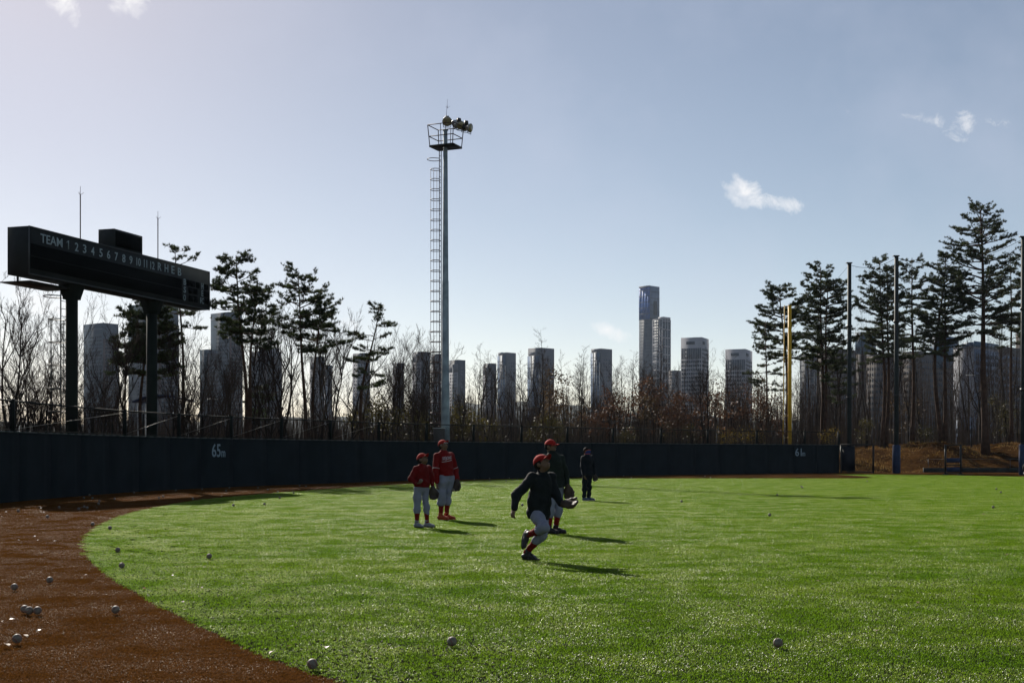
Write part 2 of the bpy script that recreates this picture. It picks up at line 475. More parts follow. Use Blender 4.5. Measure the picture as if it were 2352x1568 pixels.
def turf_material(name, dark, light, pale, patch_spec, transl, blades=True, pale_from=0.55):
    m = bpy.data.materials.new(name); m.use_nodes = True
    nt = m.node_tree; b = nt.nodes['Principled BSDF']
    g = nt.nodes.new('ShaderNodeNewGeometry')
    at = nt.nodes.new('ShaderNodeAttribute'); at.attribute_name = 'tint'
    def nzz(sc, det=4, rgh=0.55):
        n = nt.nodes.new('ShaderNodeTexNoise'); n.inputs['Scale'].default_value = sc; n.inputs['Detail'].default_value = det
        n.inputs['Roughness'].default_value = rgh
        nt.links.new(g.outputs['Position'], n.inputs['Vector']); return n
    mp = nt.nodes.new('ShaderNodeMapping'); mp.inputs['Scale'].default_value = (0.22, 0.42, 1)
    nt.links.new(g.outputs['Position'], mp.inputs['Vector'])
    big = nt.nodes.new('ShaderNodeTexNoise'); big.inputs['Scale'].default_value = 1.0; big.inputs['Detail'].default_value = 3
    nt.links.new(mp.outputs[0], big.inputs['Vector'])
    mid = nzz(1.3, 8, 0.68)
    add = nt.nodes.new('ShaderNodeMath'); add.operation = 'MULTIPLY_ADD'; add.inputs[1].default_value = 0.35
    nt.links.new(big.outputs['Fac'], add.inputs[0])
    half = nt.nodes.new('ShaderNodeMath'); half.operation = 'MULTIPLY'; half.inputs[1].default_value = 0.65
    nt.links.new(mid.outputs['Fac'], half.inputs[0]); nt.links.new(half.outputs[0], add.inputs[2])
    r1 = nt.nodes.new('ShaderNodeValToRGB')
    r1.color_ramp.elements[0].position = 0.38; r1.color_ramp.elements[1].position = 0.62
    r1.color_ramp.elements[0].color = (*dark, 1); r1.color_ramp.elements[1].color = (*light, 1)
    nt.links.new(add.outputs[0], r1.inputs['Fac'])
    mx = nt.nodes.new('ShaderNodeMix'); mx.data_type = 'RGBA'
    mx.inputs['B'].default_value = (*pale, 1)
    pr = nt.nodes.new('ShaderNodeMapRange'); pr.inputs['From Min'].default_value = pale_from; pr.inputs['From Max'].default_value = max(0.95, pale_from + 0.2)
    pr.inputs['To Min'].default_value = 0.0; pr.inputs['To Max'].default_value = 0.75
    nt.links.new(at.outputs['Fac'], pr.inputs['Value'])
    # pale fibres: bleached wear plus sun glints painted as colour, gathered in patches
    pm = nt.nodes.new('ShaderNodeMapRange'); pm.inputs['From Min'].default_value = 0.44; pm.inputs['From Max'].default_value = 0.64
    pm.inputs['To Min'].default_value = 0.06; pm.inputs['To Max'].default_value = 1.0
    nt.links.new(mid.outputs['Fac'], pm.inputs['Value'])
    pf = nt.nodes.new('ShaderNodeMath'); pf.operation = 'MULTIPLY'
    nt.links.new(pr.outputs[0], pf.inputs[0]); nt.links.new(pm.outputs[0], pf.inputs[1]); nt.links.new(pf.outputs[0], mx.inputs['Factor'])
    nt.links.new(r1.outputs['Color'], mx.inputs['A'])
    nt.links.new(mx.outputs['Result'], b.inputs['Base Color'])
    # fibres that lie flatter in patches are glossier
    sr = nt.nodes.new('ShaderNodeMapRange'); sr.inputs['From Min'].default_value = 0.44; sr.inputs['From Max'].default_value = 0.64
    sr.inputs['To Min'].default_value = patch_spec[0]; sr.inputs['To Max'].default_value = patch_spec[1]
    nt.links.new(mid.outputs['Fac'], sr.inputs['Value']); nt.links.new(sr.outputs[0], b.inputs['Specular IOR Level'])
    b.inputs['Roughness'].default_value = 0.30
    if blades:
        tr = nt.nodes.new('ShaderNodeBsdfTranslucent'); nt.links.new(mx.outputs['Result'], tr.inputs['Color'])
        ms = nt.nodes.new('ShaderNodeMixShader'); ms.inputs[0].default_value = transl
        nt.links.new(b.outputs[0], ms.inputs[1]); nt.links.new(tr.outputs[0], ms.inputs[2])
        nt.links.new(ms.outputs[0], nt.nodes['Material Output'].inputs['Surface'])
    else:
        b.inputs['Specular IOR Level'].default_value = 0.1
        for l in list(b.inputs['Specular IOR Level'].links):
            nt.links.remove(l)
        b.inputs['Roughness'].default_value = 0.9
    return m
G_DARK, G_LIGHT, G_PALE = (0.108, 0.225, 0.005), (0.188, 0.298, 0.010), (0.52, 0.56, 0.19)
T_DARK, T_LIGHT, T_PALE = (0.115, 0.048, 0.010), (0.150, 0.066, 0.016), (0.60, 0.40, 0.22)  # pale tones also carry the painted sun sparkle of the fibres
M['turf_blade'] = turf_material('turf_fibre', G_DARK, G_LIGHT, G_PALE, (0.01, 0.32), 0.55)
M['turf_base'] = mat('rubber_infill', (0.012, 0.014, 0.008), 1.0, 0.0, 0.3, 30.0)
M['track_blade'] = turf_material('track_fibre', T_DARK, T_LIGHT, T_PALE, (0.0, 0.03), 0.30, True, 0.97)
M['track_base'] = mat('brown_infill', (0.050, 0.022, 0.008), 1.0, 0.0, 0.3, 30.0)

def flat_poly(name, poly, z, m, label):
    v = np.c_[poly, np.full(len(poly), z)]
    # counter-clockwise so that the face looks up
    area = np.sum(poly[:, 0] * np.roll(poly[:, 1], -1) - np.roll(poly[:, 0], -1) * poly[:, 1])
    f = np.arange(len(poly)) if area > 0 else np.arange(len(poly))[::-1]
    return obj(name, np_mesh(name, v, [f[None, :]]), m, label=label, kind='structure')
flat_poly('warning_track', track_poly, -0.004, M['track_base'], 'brown warning track round the edge of the field')
flat_poly('outfield_turf', turf_poly, 0.0, M['turf_base'], 'green artificial turf of the outfield')

# fibres: a few square patches of blades, set side by side over the whole field
def blade_patch(name, size, dens, m, seed, hmin=0.010, hmax=0.021, wid=0.0027):
    rg = np.random.default_rng(seed)
    n = max(8, int(size * size * dens))
    x, y = rg.uniform(-size / 2, size / 2, (2, n))
    az = rg.uniform(0, 2 * np.pi, n); lean = rg.uniform(1.0, 1.75, n); h = rg.uniform(hmin, hmax, n)
    w = wid * rg.uniform(0.7, 1.4, n)
    d = np.stack([np.cos(az), np.sin(az), np.zeros(n)], 1); sd = np.stack([-np.sin(az), np.cos(az), np.zeros(n)], 1)
    tw = rg.uniform(-0.7, 0.7, n)
    sd = sd * np.cos(tw)[:, None] + d * np.sin(tw)[:, None]
    b = np.stack([x, y, np.full(n, -0.002)], 1)
    midp = b + d * (h * rg.uniform(0.0, 0.45, n))[:, None] + np.array([0, 0, 1.0]) * (h * 0.66)[:, None]
    tip = midp + d * (h * 0.85 * np.sin(lean))[:, None] + np.array([0, 0, 1.0]) * (h * 0.85 * np.cos(lean))[:, None]
    v = np.stack([b - sd * w[:, None] / 2, b + sd * w[:, None] / 2, midp + sd * w[:, None] / 2, midp - sd * w[:, None] / 2, tip - sd * w[:, None] * .3, tip + sd * w[:, None] * .3], 1).reshape(-1, 3)
    k = np.arange(n)[:, None] * 6
    q = np.concatenate([k + np.array([[0, 1, 2, 3]]), k + np.array([[3, 2, 5, 4]])])
    me = np_mesh(name, v, [q], True, {'tint': ('POINT', np.repeat(rg.uniform(0, 1, n), 6))})
    me.materials.append(m)
    return bpy.data.objects.new(name, me)

def scatter_object(name, pts_list, label):
    """pts_list: [(patch object, points (n,3) x, y, quarter turn)] -> one object, instances made by geometry nodes"""
    ng = bpy.data.node_groups.new(name, 'GeometryNodeTree')
    ng.interface.new_socket('Geometry', in_out='INPUT', socket_type='NodeSocketGeometry')
    ng.interface.new_socket('Geometry', in_out='OUTPUT', socket_type='NodeSocketGeometry')
    gi = ng.nodes.new('NodeGroupInput'); go = ng.nodes.new('NodeGroupOutput'); jn = ng.nodes.new('GeometryNodeJoinGeometry')
    na = ng.nodes.new('GeometryNodeInputNamedAttribute'); na.data_type = 'FLOAT'; na.inputs['Name'].default_value = 'turn'
    nv = ng.nodes.new('GeometryNodeInputNamedAttribute'); nv.data_type = 'FLOAT'; nv.inputs['Name'].default_value = 'patch'
    cx = ng.nodes.new('ShaderNodeCombineXYZ'); ng.links.new(na.outputs[0], cx.inputs[2])
    er = ng.nodes.new('FunctionNodeEulerToRotation'); ng.links.new(cx.outputs[0], er.inputs[0])
    V, T, K = [], [], []
    for i, (po, pts) in enumerate(pts_list):
        pts = np.asarray(pts, float).reshape(-1, 3)
        if not len(pts):
            continue
        V.append(np.c_[pts[:, :2], np.zeros(len(pts))]); T.append(pts[:, 2] * np.pi / 2); K.append(np.full(len(pts), float(i)))
        oi = ng.nodes.new('GeometryNodeObjectInfo'); oi.inputs['Object'].default_value = po; oi.inputs['As Instance'].default_value = True
        ip = ng.nodes.new('GeometryNodeInstanceOnPoints')
        cmp_ = ng.nodes.new('FunctionNodeCompare'); cmp_.data_type = 'FLOAT'; cmp_.operation = 'EQUAL'
        cmp_.inputs[1].default_value = float(i); cmp_.inputs['Epsilon'].default_value = 0.1
        ng.links.new(nv.outputs[0], cmp_.inputs[0]); ng.links.new(cmp_.outputs[0], ip.inputs['Selection'])
        ng.links.new(gi.outputs[0], ip.inputs['Points']); ng.links.new(oi.outputs['Geometry'], ip.inputs['Instance'])
        ng.links.new(er.outputs[0], ip.inputs['Rotation']); ng.links.new(ip.outputs[0], jn.inputs[0])
    ng.links.new(jn.outputs[0], go.inputs[0])
    V = np.concatenate(V); T = np.concatenate(T); K = np.concatenate(K)
    me = np_mesh(name, V, [], False, {'turn': ('POINT', T), 'patch': ('POINT', K)})
    o = obj(name, me, None, label=label, kind='stuff')
    md = o.modifiers.new('scatter', 'NODES'); md.node_group = ng
    return o

def lay_fibres():
    rg = np.random.default_rng(5)
    D = 7000
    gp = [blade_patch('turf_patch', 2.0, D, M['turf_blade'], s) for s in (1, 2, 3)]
    bp_ = [blade_patch('track_patch', 2.0, D, M['track_blade'], s, 0.008, 0.016) for s in (4, 5)]
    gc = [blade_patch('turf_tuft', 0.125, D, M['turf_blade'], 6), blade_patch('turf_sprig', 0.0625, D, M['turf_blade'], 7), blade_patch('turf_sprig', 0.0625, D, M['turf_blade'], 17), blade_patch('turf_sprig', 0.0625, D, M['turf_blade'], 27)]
    bc = [blade_patch('track_tuft', 0.125, D, M['track_blade'], 8, 0.008, 0.016), blade_patch('track_sprig', 0.0625, D, M['track_blade'], 9, 0.008, 0.016), blade_patch('track_sprig', 0.0625, D, M['track_blade'], 19, 0.008, 0.016), blade_patch('track_sprig', 0.0625, D, M['track_blade'], 29, 0.008, 0.016)]
    gt, bt = [[] for _ in gp], [[] for _ in bp_]
    gs, bs = [[] for _ in gc], [[] for _ in bc]
    X, Y = np.meshgrid(np.arange(-16, 44, 2.0) + 1, np.arange(4, 100, 2.0) + 1)
    X, Y = X.ravel(), Y.ravel()
    vis = np.abs(X) < 0.40 * Y + 5.0
    X, Y = X[vis], Y[vis]
    off = np.array([(-1, -1), (1, -1), (1, 1), (-1, 1), (0, 0), (0, -1), (0, 1), (1, 0), (-1, 0)])
    tin = np.stack([inside(turf_poly, X + a, Y + b) for a, b in off])
    kin = np.stack([inside(track_poly, X + a, Y + b) for a, b in off])
    for i in range(len(X)):
        turn = int(rg.integers(4))
        if tin[:, i].all() and kin[:, i].all():
            gt[int(rg.integers(3))].append((X[i], Y[i], turn))
        elif (not tin[:, i].any()) and kin[:, i].all():
            bt[int(rg.integers(2))].append((X[i], Y[i], turn))
        elif tin[:, i].any() or kin[:, i].any():
            lv = 1 if Y[i] < 18 else 0
            c = (0.125, 0.0625)[lv]
            k = int(2 / c)
            q = (np.arange(k) + 0.5) * c - 1
            sx, sy = np.meshgrid(X[i] + q, Y[i] + q); sx, sy = sx.ravel(), sy.ravel()
            t = inside(turf_poly, sx, sy); kk = inside(track_poly, sx, sy)
            tr = rg.uniform(0, 4, len(sx)); kv = rg.integers(0, 3, len(sx)) + 1 if lv else np.zeros(len(sx), int)
            sx = sx + rg.normal(0, c * .2, len(sx)); sy = sy + rg.normal(0, c * .2, len(sy))
            for q_ in range(4):
                gs[q_].append(np.stack([sx, sy, tr], 1)[t & kk & (kv == q_)]); bs[q_].append(np.stack([sx, sy, tr], 1)[(~t) & kk & (kv == q_)])
    cat_ = lambda L: np.concatenate(L) if L else np.zeros((0, 3))
    scatter_object('turf_fibres', list(zip(gp, gt)) + [(a_, cat_(b_)) for a_, b_ in zip(gc, gs)], 'short green plastic grass fibres of the outfield turf')
    scatter_object('track_fibres', list(zip(bp_, bt)) + [(a_, cat_(b_)) for a_, b_ in zip(bc, bs)], 'short brown plastic fibres of the warning track')
lay_fibres()

# ------------------------------------------------------------------ outfield wall with padded panels and chain-link fence on top
wall = thing('outfield_wall', 'long dark navy padded outfield wall marked 65m and 61m', 'wall', (*wall_at(wall_s(600))[0], 0))
def unroot(parent, *objs):
    """parts are modelled in world coordinates: keep them there under a moved parent"""
    inv = Matrix.Translation(parent.location).inverted() if parent.rotation_euler.z == 0 else (Matrix.Translation(parent.location) @ Matrix.Rotation(parent.rotation_euler.z, 4, 'Z')).inverted()
    for o in objs:
        o.matrix_parent_inverse = inv
pan_len = 2.4
s0 = wl_s[0]; npan = int((wl_s[-1] - s0) / pan_len)
pan_len = (wl_s[-1] - s0) / npan
for i in range(npan):
    p, t, n = wall_at(s0 + (i + 0.5) * pan_len)
    mb = MB()
    hw, th = pan_len / 2 - 0.0004, 0.06
    a = p - n * 0.06
    prof = [(-th, 0.006), (th, 0.006), (th + 0.001, 0.03), (th + 0.001, WALL_H - 0.03), (th, WALL_H), (-th, WALL_H)]
    v = []
    rows = 5
    for r_ in range(rows):
        p_, t_, n_ = wall_at(s0 + (i + 0.5) * pan_len + hw * (r_ / (rows - 1) * 2 - 1))
        for (dn, z) in prof:
            q = p_ - n_ * 0.06 + n_ * dn
            v.append((q[0], q[1], z))
    k = len(prof); ii = np.arange(k); jj = (ii + 1) % k
    mb.add(v, [np.concatenate([np.stack([ii + r_ * k, ii + r_ * k + k, jj + r_ * k + k, jj + r_ * k], 1) for r_ in range(rows - 1)]), ii[None, :], (ii[::-1] + k * (rows - 1))[None, :]])
    unroot(wall, mb.build('panel', M['pad'], wall))
mb = MB()
pp = [wall_at(s) for s in np.arange(s0, wl_s[-1], 0.6)]
for a, b in zip(pp[:-1], pp[1:]):
    c = (a[0] + b[0]) / 2 - (a[2]) * 0.06; hd = (b[0] - a[0]) / 2
    mb.obox((*c, WALL_H + 0.022), (*hd, 0), (*(a[2] * 0.09), 0), (0, 0, 0.018))
unroot(wall, mb.build('coping', M['coping'], wall))
def on_wall(o, px, z, out=0.02):
    p, t, n = wall_at(wall_s(px))
    q = p + n * (0.012 + out)
    o.location = (q[0], q[1], z)
    o.rotation_euler = (0, 0, math.atan2(t[1], t[0]))
def wall_sign(px, num, py):
    Yd = wall_at(wall_s(px))[0][1]
    z = P(px, py, Yd).z
    p, t, n = wall_at(wall_s(px))
    for body, hgt, ds, dz in ((num, 0.56, -0.12, 0.0), ('m', 0.26, 0.42, -0.15)):
        o = obj('numeral' if body != 'm' else 'unit_letter', text_mesh('lettering', body, hgt, 0.66 if body != 'm' else 0.30, 0.003), M['wallnum'], wall)
        q = p + n * 0.032 + t * ds
        o.location = (q[0], q[1], z + dz); o.rotation_euler = (0, 0, math.atan2(t[1], t[0]))
        unroot(wall, o)
wall_sign(499, '65', 1034)
wall_sign(1836, '61', 1038)

# chain-link fence standing on the wall
FEN0, FEN1 = WALL_H + 0.04, WALL_H + 0.98
fence = thing('chain_link_fence', 'dark chain-link fence with top rail and posts along the top of the outfield wall', 'fence', (*wall_at(wall_s(600))[0], WALL_H))
post_px = [35, 168, 291, 415, 535, 650, 762, 873, 982, 1090, 1200, 1305, 1410, 1520, 1627, 1740, 1850, 1928]
post_px.remove(168)
post_s = [wall_s(35) - 11, wall_s(35) - 5.6] + [wall_s(x) for x in post_px]
def fp(s, z, out=-0.08):
    p, t, n = wall_at(s); q = p + n * out
    return (q[0], q[1], z)
for s in post_s:
    mb = MB(); p, t, n = wall_at(s)
    c = p - n * 0.08
    mb.obox((c[0], c[1], (FEN0 + FEN1) / 2), (*(t * 0.055), 0), (*(n * 0.055), 0), (0, 0, (FEN1 - FEN0) / 2))
    mb.obox((c[0], c[1], FEN1 + 0.012), (*(t * 0.065), 0), (*(n * 0.065), 0), (0, 0, 0.012))
    unroot(fence, mb.build('post', M['fence'], fence))
ss = np.arange(post_s[0], post_s[-1], 0.5)
mb = MB(); mb.loft([fp(s, FEN1 - 0.03) for s in ss], np.full(len(ss), 0.026), 8)
unroot(fence, mb.build('top_rail', M['fence'], fence, True))
mb = MB(); mb.loft([fp(s, FEN0 + 0.05) for s in ss], np.full(len(ss), 0.012), 6)
unroot(fence, mb.build('bottom_rail', M['fence'], fence, True))
for a, b in zip(post_s[1:8], post_s[2:9]):
    mb = MB(); mb.bar(fp(a + 0.08, FEN0 + 0.06, -0.10), fp(b - 0.06, FEN1 - 0.1, -0.10), 0.005, 6)
    unroot(fence, mb.build('brace_rod', M['brace'], fence))
# woven wire: two sets of slanting wires
cell, hgt = 0.055, FEN1 - FEN0 - 0.06
st = np.arange(post_s[0], post_s[-1] - hgt, cell)
def fence_xy(s, out):
    X = np.interp(s, wl_s, wall_line[:, 0]); Y = np.interp(s, wl_s, wall_line[:, 1])
    X2 = np.interp(s + .2, wl_s, wall_line[:, 0]); Y2 = np.interp(s + .2, wl_s, wall_line[:, 1])
    tx, ty = X2 - X, Y2 - Y; L = np.hypot(tx, ty) + 1e-9
    return X + ty / L * out, Y - tx / L * out
mb = MB()
xa, ya = fence_xy(st, -0.075); xb, yb = fence_xy(st + hgt, -0.075)
z0, z1 = np.full(len(st), FEN0 + 0.03), np.full(len(st), FEN1 - 0.03)
mb.tubes(np.stack([xa, ya, z0], 1), np.stack([xb, yb, z1], 1), 0.0027, 0.0027, 3)
xa, ya = fence_xy(st, -0.085); xb, yb = fence_xy(st + hgt, -0.085)
mb.tubes(np.stack([xa, ya, z1], 1), np.stack([xb, yb, z0], 1), 0.0027, 0.0027, 3)
wm = mb.build('wire_mesh', M['wire'], fence, kind='stuff')
unroot(fence, wm)

# ------------------------------------------------------------------ gate at the end of the wall
def bar_box(mb, a, b, hw, up=(0, 0, 1)):
    a, b = Vector(a), Vector(b); d = (b - a); L = d.length; d.normalize()
    u = Vector(up)
    if abs(d.dot(u)) > 0.95: u = Vector((1, 0, 0))
    s_ = d.cross(u).normalized(); w = s_.cross(d)
    mb.obox((a + b) / 2, d * (L / 2), s_ * hw, w * hw)
gx0 = Vector((24.2, 94.25, 0)); gx1 = Vector(((2006 - CX) / FPX * 93.4, 93.4, 0))
gd = (gx1 - gx0).normalized(); gl = (gx1 - gx0).length
gate = thing('field_gate', 'dark framed gate with navy panel and mesh at the end of the wall', 'gate', gx0)
mb = MB()
for f in (0.01, 1.0):
    bar_box(mb, gx0 + gd * gl * f + Vector((0, 0, 0.02)), gx0 + gd * gl * f + Vector((0, 0, 2.06)), 0.055)
bar_box(mb, gx0 + Vector((0, 0, 2.10)), gx1 + Vector((0, 0, 2.10)), 0.04)
bar_box(mb, gx0 + Vector((0, 0, 0.10)), gx1 + Vector((0, 0, 0.10)), 0.035)
bar_box(mb, gx0 + gd * gl * .43 + Vector((0, 0, 0.13)), gx0 + gd * gl * .43 + Vector((0, 0, 2.06)), 0.03)
unroot(gate, mb.build('frame', M['darksteel'], gate))
mb = MB(); c = gx0 + gd * gl * 0.22
nrm = Vector((-gd.y, gd.x, 0))
mb.obox((c.x, c.y, 1.08), gd * gl * 0.195, nrm * 0.012, (0, 0, 0.93))
unroot(gate, mb.build('panel', mat('gate_panel_navy', (0.004, 0.007, 0.014), 0.6, 0.3, 0.15, 2), gate))
mb = MB()
f0, f1 = gl * 0.45, gl * 0.98
for k in np.arange(f0 - 1.9, f1, 0.055):
    for sg in (0, 1):
        a, b = max(k, f0), min(k + 1.9, f1)
        if b - a < 0.02: continue
        za, zb = 0.15 + (a - k), 0.15 + (b - k)
        if sg: za, zb = 2.2 - za, 2.2 - zb
        pa, pb = gx0 + gd * a, gx0 + gd * b
        mb.tubes([(pa.x, pa.y, za)], [(pb.x, pb.y, zb)], 0.003, 0.003, 3)
unroot(gate, mb.build('wire_mesh', M['wire'], gate, kind='stuff'))

# ------------------------------------------------------------------ scoreboard
sb_dir = Vector((0.304, 0.953, 0)).normalized()
sb_n = Vector((sb_dir.y, -sb_dir.x, 0))             # faces the field
P1 = Vector(((165 - CX) / FPX * 50, 50, 0))          # foot of the left pillar
sb_depth = 0.92
A0 = P1 + sb_n * sb_depth / 2                        # a point of the front plane
def zb1(x, y):
    return x / 4.41, 385.2 + y / 4.41
def front(x, y):
    return plane_hit(*zb1(x, y), A0, sb_n)
tl, tr_, bl = front(288, 588), front(2120, 1055), front(288, 1073)
board = thing('scoreboard', 'long dark scoreboard on two pillars with TEAM and inning numbers', 'scoreboard', P1)
L_board = (tr_ - tl).length
zt, zbm = tl.z, bl.z
base = Vector((tl.x, tl.y, 0))
def bpt(s, z, out=0.0):
    return base + sb_dir * s + sb_n * out + Vector((0, 0, z))
def bs(x, y):
    h = front(x, y); return (h - base).dot(sb_dir), h.z
def bbox(mb, s0, s1, z0, z1, o0, o1):
    mb.obox(bpt((s0 + s1) / 2, (z0 + z1) / 2, (o0 + o1) / 2), sb_dir * ((s1 - s0) / 2), sb_n * ((o1 - o0) / 2), (0, 0, (z1 - z0) / 2))
mb = MB(); bbox(mb, 0, L_board, zbm, zt, -sb_depth, 0)
unroot(board, mb.build('cabinet', M['board'], board))
mb = MB()   # thin edging round the front
for (a, b, c, d) in ((0, L_board, zt - 0.03, zt + 0.012), (0, L_board, zbm - 0.012, zbm + 0.03), (-0.012, 0.03, zbm + .03, zt - .03), (L_board - 0.03, L_board + 0.012, zbm + .03, zt - .03)):
    bbox(mb, a, b, c, d, 0.0, 0.03)
unroot(board, mb.build('edging', mat('board_edging', (0.045, 0.052, 0.055), 0.5, 0.4, 0.1, 3), board))
sa, z_hi = bs(308, 772); sb_, z_lo = bs(1840, 1330)
z_hi = (bs(308, 772)[1] + bs(1840, 1120)[1]) / 2; z_lo = (bs(310, 1022)[1] + bs(1840, 1330)[1]) / 2
mb = MB(); bbox(mb, sa, sb_, z_lo, z_hi, -0.02, 0.012)
dispo = mb.build('display', M['screen'], board); unroot(board, dispo)
mb = MB()
zm = (z_lo + z_hi) / 2
bbox(mb, sa, sb_, zm - 0.008, zm + 0.008, 0.012, 0.02)
unroot(board, mb.build('divider', M['board'], board))
def one_mesh(hgt):
    w, d = hgt * 0.13, 0.004
    out = [(-0.30, 0.27), (-0.30, 0.20), (-0.02, 0.30), (-0.02, -0.5), (0.13, -0.5), (0.13, 0.5), (0.0, 0.5)]
    out = np.array(out[::-1]) * hgt; n = len(out)
    v = np.concatenate([np.c_[out[:, 0], np.full(n, -d), out[:, 1]], np.c_[out[:, 0], np.full(n, d), out[:, 1]]])
    i = np.arange(n); j = (i + 1) % n
    return np_mesh('lettering', v, [i[None, ::-1], (i + n)[None, :], np.stack([i, j, j + n, i + n], 1)])
for (body, x, y, hz, wz) in [('TEAM', 516, 738, 0.33, 223), ('1', 684, 782, 0.33, 15), ('2', 770, 803, 0.33, 35), ('3', 851, 822, 0.33, 34), ('4', 933, 845, 0.33, 34), ('5', 1016, 862, 0.33, 33), ('6', 1094, 880, 0.33, 32), ('7', 1172, 900, 0.33, 31), ('8', 1248, 918, 0.33, 31), ('9', 1320, 935, 0.33, 30), ('10', 1398, 955, 0.33, 43), ('11', 1468, 972, 0.33, 32), ('12', 1538, 990, 0.33, 42), ('R', 1611, 1002, 0.34, 38), ('H', 1680, 1018, 0.34, 37), ('E', 1746, 1034, 0.34, 30), ('B', 1813, 1055, 0.34, 34),
                         ('B', 1867, 1157, 0.27, 24), ('S', 1866, 1235, 0.27, 23), ('O', 1864, 1315, 0.27, 23), ('H', 2045, 1200, 0.27, 19), ('E', 2044, 1272, 0.27, 16), ('FC', 2041, 1348, 0.27, 36)]:
    s_, z_ = bs(x, y)
    wd = abs(bs(x + wz / 2, y)[0] - bs(x - wz / 2, y)[0]) if body != '1' else 0.12
    o = obj('lettering', text_mesh('lettering', body, hz, wd, 0.004, 0.0, 0.010) if body != '1' else one_mesh(hz), M['letters'], board)
    o.location = bpt(s_, z_, 0.03)
    o.rotation_euler = (0, 0, math.atan2(sb_dir.y, sb_dir.x))
    unroot(board, o)
for (x, y) in [(1908, 1168), (1952, 1178), (2002, 1190), (1930, 1245), (1978, 1254), (1932, 1325), (1980, 1332), (2088, 1212), (2088, 1282), (2088, 1350)]:
    s_, z_ = bs(x, y)
    mb = MB(); bbox(mb, s_ - 0.17, s_ + 0.17, z_ - 0.13, z_ + 0.13, -0.02, 0.012)
    unroot(board, mb.build('lamp_panel', M['screen'], board))
# box on top (clock housing)
s1, zc1 = bs(1168, 616); s2, zc2 = bs(1453, 694)
mb = MB(); bbox(mb, s1, s2, zt + 0.001, (zc1 + zc2) / 2, -0.80, -0.05)
clock = mb.build('clock_box', M['board'], board); unroot(board, clock)
mb = MB(); bbox(mb, s1 + 0.08, s2 - 0.08, zt + 0.10, (zc1 + zc2) / 2 - 0.08, -0.06, -0.035)
scr = mb.build('clock_face', M['screen'], clock)
scr.matrix_parent_inverse = Matrix.Translation(board.location).inverted() @ Matrix.Identity(4)
clock.matrix_parent_inverse = Matrix.Translation(board.location).inverted()
scr.matrix_parent_inverse = Matrix.Identity(4)
# pillars with flared heads
P2s = bs(1632, 1420)[0]
P1s = (P1 - base).dot(sb_dir)
for i, s_ in enumerate((P1s, P2s)):
    c = bpt(s_, 0, -sb_depth / 2)
    mb = MB()
    mb.loft([(c.x, c.y, -0.1), (c.x, c.y, zbm - 0.52)], [0.232, 0.228], 20)
    pl = mb.build('pillar', M['pillar'], board, True); unroot(board, pl)
    mb = MB()
    v = []
    for (hw, hd, z) in ((0.235, 0.235, zbm - 0.58), (0.25, 0.245, zbm - 0.50), (0.34, 0.33, zbm - 0.12), (0.36, 0.36, zbm - 0.002)):
        for (a, b) in ((-1, -1), (1, -1), (1, 1), (-1, 1)):
            q = c + sb_dir * a * hw + sb_n * b * hd; v.append((q.x, q.y, z))
    f = [(k * 4 + i_, k * 4 + (i_ + 1) % 4, k * 4 + 4 + (i_ + 1) % 4, k * 4 + 4 + i_) for k in range(3) for i_ in range(4)]
    mb.add(v, np.array(f))
    cp = mb.build('pillar_head', M['pillar'], pl)
# catwalk under the back and the caged ladder at the left pillar
mb = MB()
bbox(mb, 0.5, 3.2, zbm - 0.20, zbm - 0.16, -sb_depth - 0.75, -0.30)
bbox(mb, 0.52, 0.58, zbm - 0.16, zbm, -sb_depth - 0.02, -sb_depth + 0.04)
unroot(board, mb.build('catwalk', M['darksteel'], board))
def ladder_cage(parent, foot, back, z0, z1, m, hoop=0.36, width=0.42, step=0.30, hoop_step=0.9, breaks=()):
    """back: horizontal unit vector from the mast to the climber; foot: centre between the rails"""
    side = Vector((-back.y, back.x, 0))
    mb = MB()
    for sg in (-1, 1):
        a = foot + side * sg * width / 2
        mb.bar((a.x, a.y, z0), (a.x, a.y, z1), 0.026, 6)
    o = mb.build('rail', m, parent); unroot(parent, o)
    mb = MB(); zz = np.arange(z0 + 0.2, z1 - 0.1, step)
    a, b = foot + side * width / 2, foot - side * width / 2
    mb.tubes([(a.x, a.y, z) for z in zz], [(b.x, b.y, z) for z in zz], 0.014, 0.014, 5)
    unroot(parent, mb.build('rungs', m, parent, kind='stuff'))
    zz = np.arange(z0 + 2.2, z1 + 0.01, hoop_step)
    for z in zz:
        k = 1.0 + (0.32 if z == zz[-1] else 0)
        mb = MB(); pts = []
        for t in np.linspace(-0.62 * math.pi, 0.62 * math.pi, 15):
            q = foot + back * (0.30 * k + hoop * k * math.cos(t) * 0.9) + side * (hoop * k * math.sin(t)); pts.append((q.x, q.y, z))
        pts = [tuple(foot - side * width / 2 + Vector((0, 0, z)))] + pts + [tuple(foot + side * width / 2 + Vector((0, 0, z)))]
        mb.path(pts, 0.022, 5)
        unroot(parent, mb.build('hoop', m, parent))
    mb = MB()
    for t in (-0.5, 0.0, 0.5):
        q = foot + back * (0.30 + hoop * math.cos(t * math.pi) * 0.9) + side * (hoop * math.sin(t * math.pi))
        mb.bar((q.x, q.y, zz[0]), (q.x, q.y, zz[-2] if len(zz) > 1 else z1), 0.013, 5)
    unroot(parent, mb.build('cage_strip', m, parent))
cpil = bpt(P1s, 0, -sb_depth / 2)
back = -sb_n
ladder_cage(board, cpil + back * 0.36, back, 0.0, zbm - 0.25, M['darksteel'], 0.36, 0.40, 0.30, 0.9)
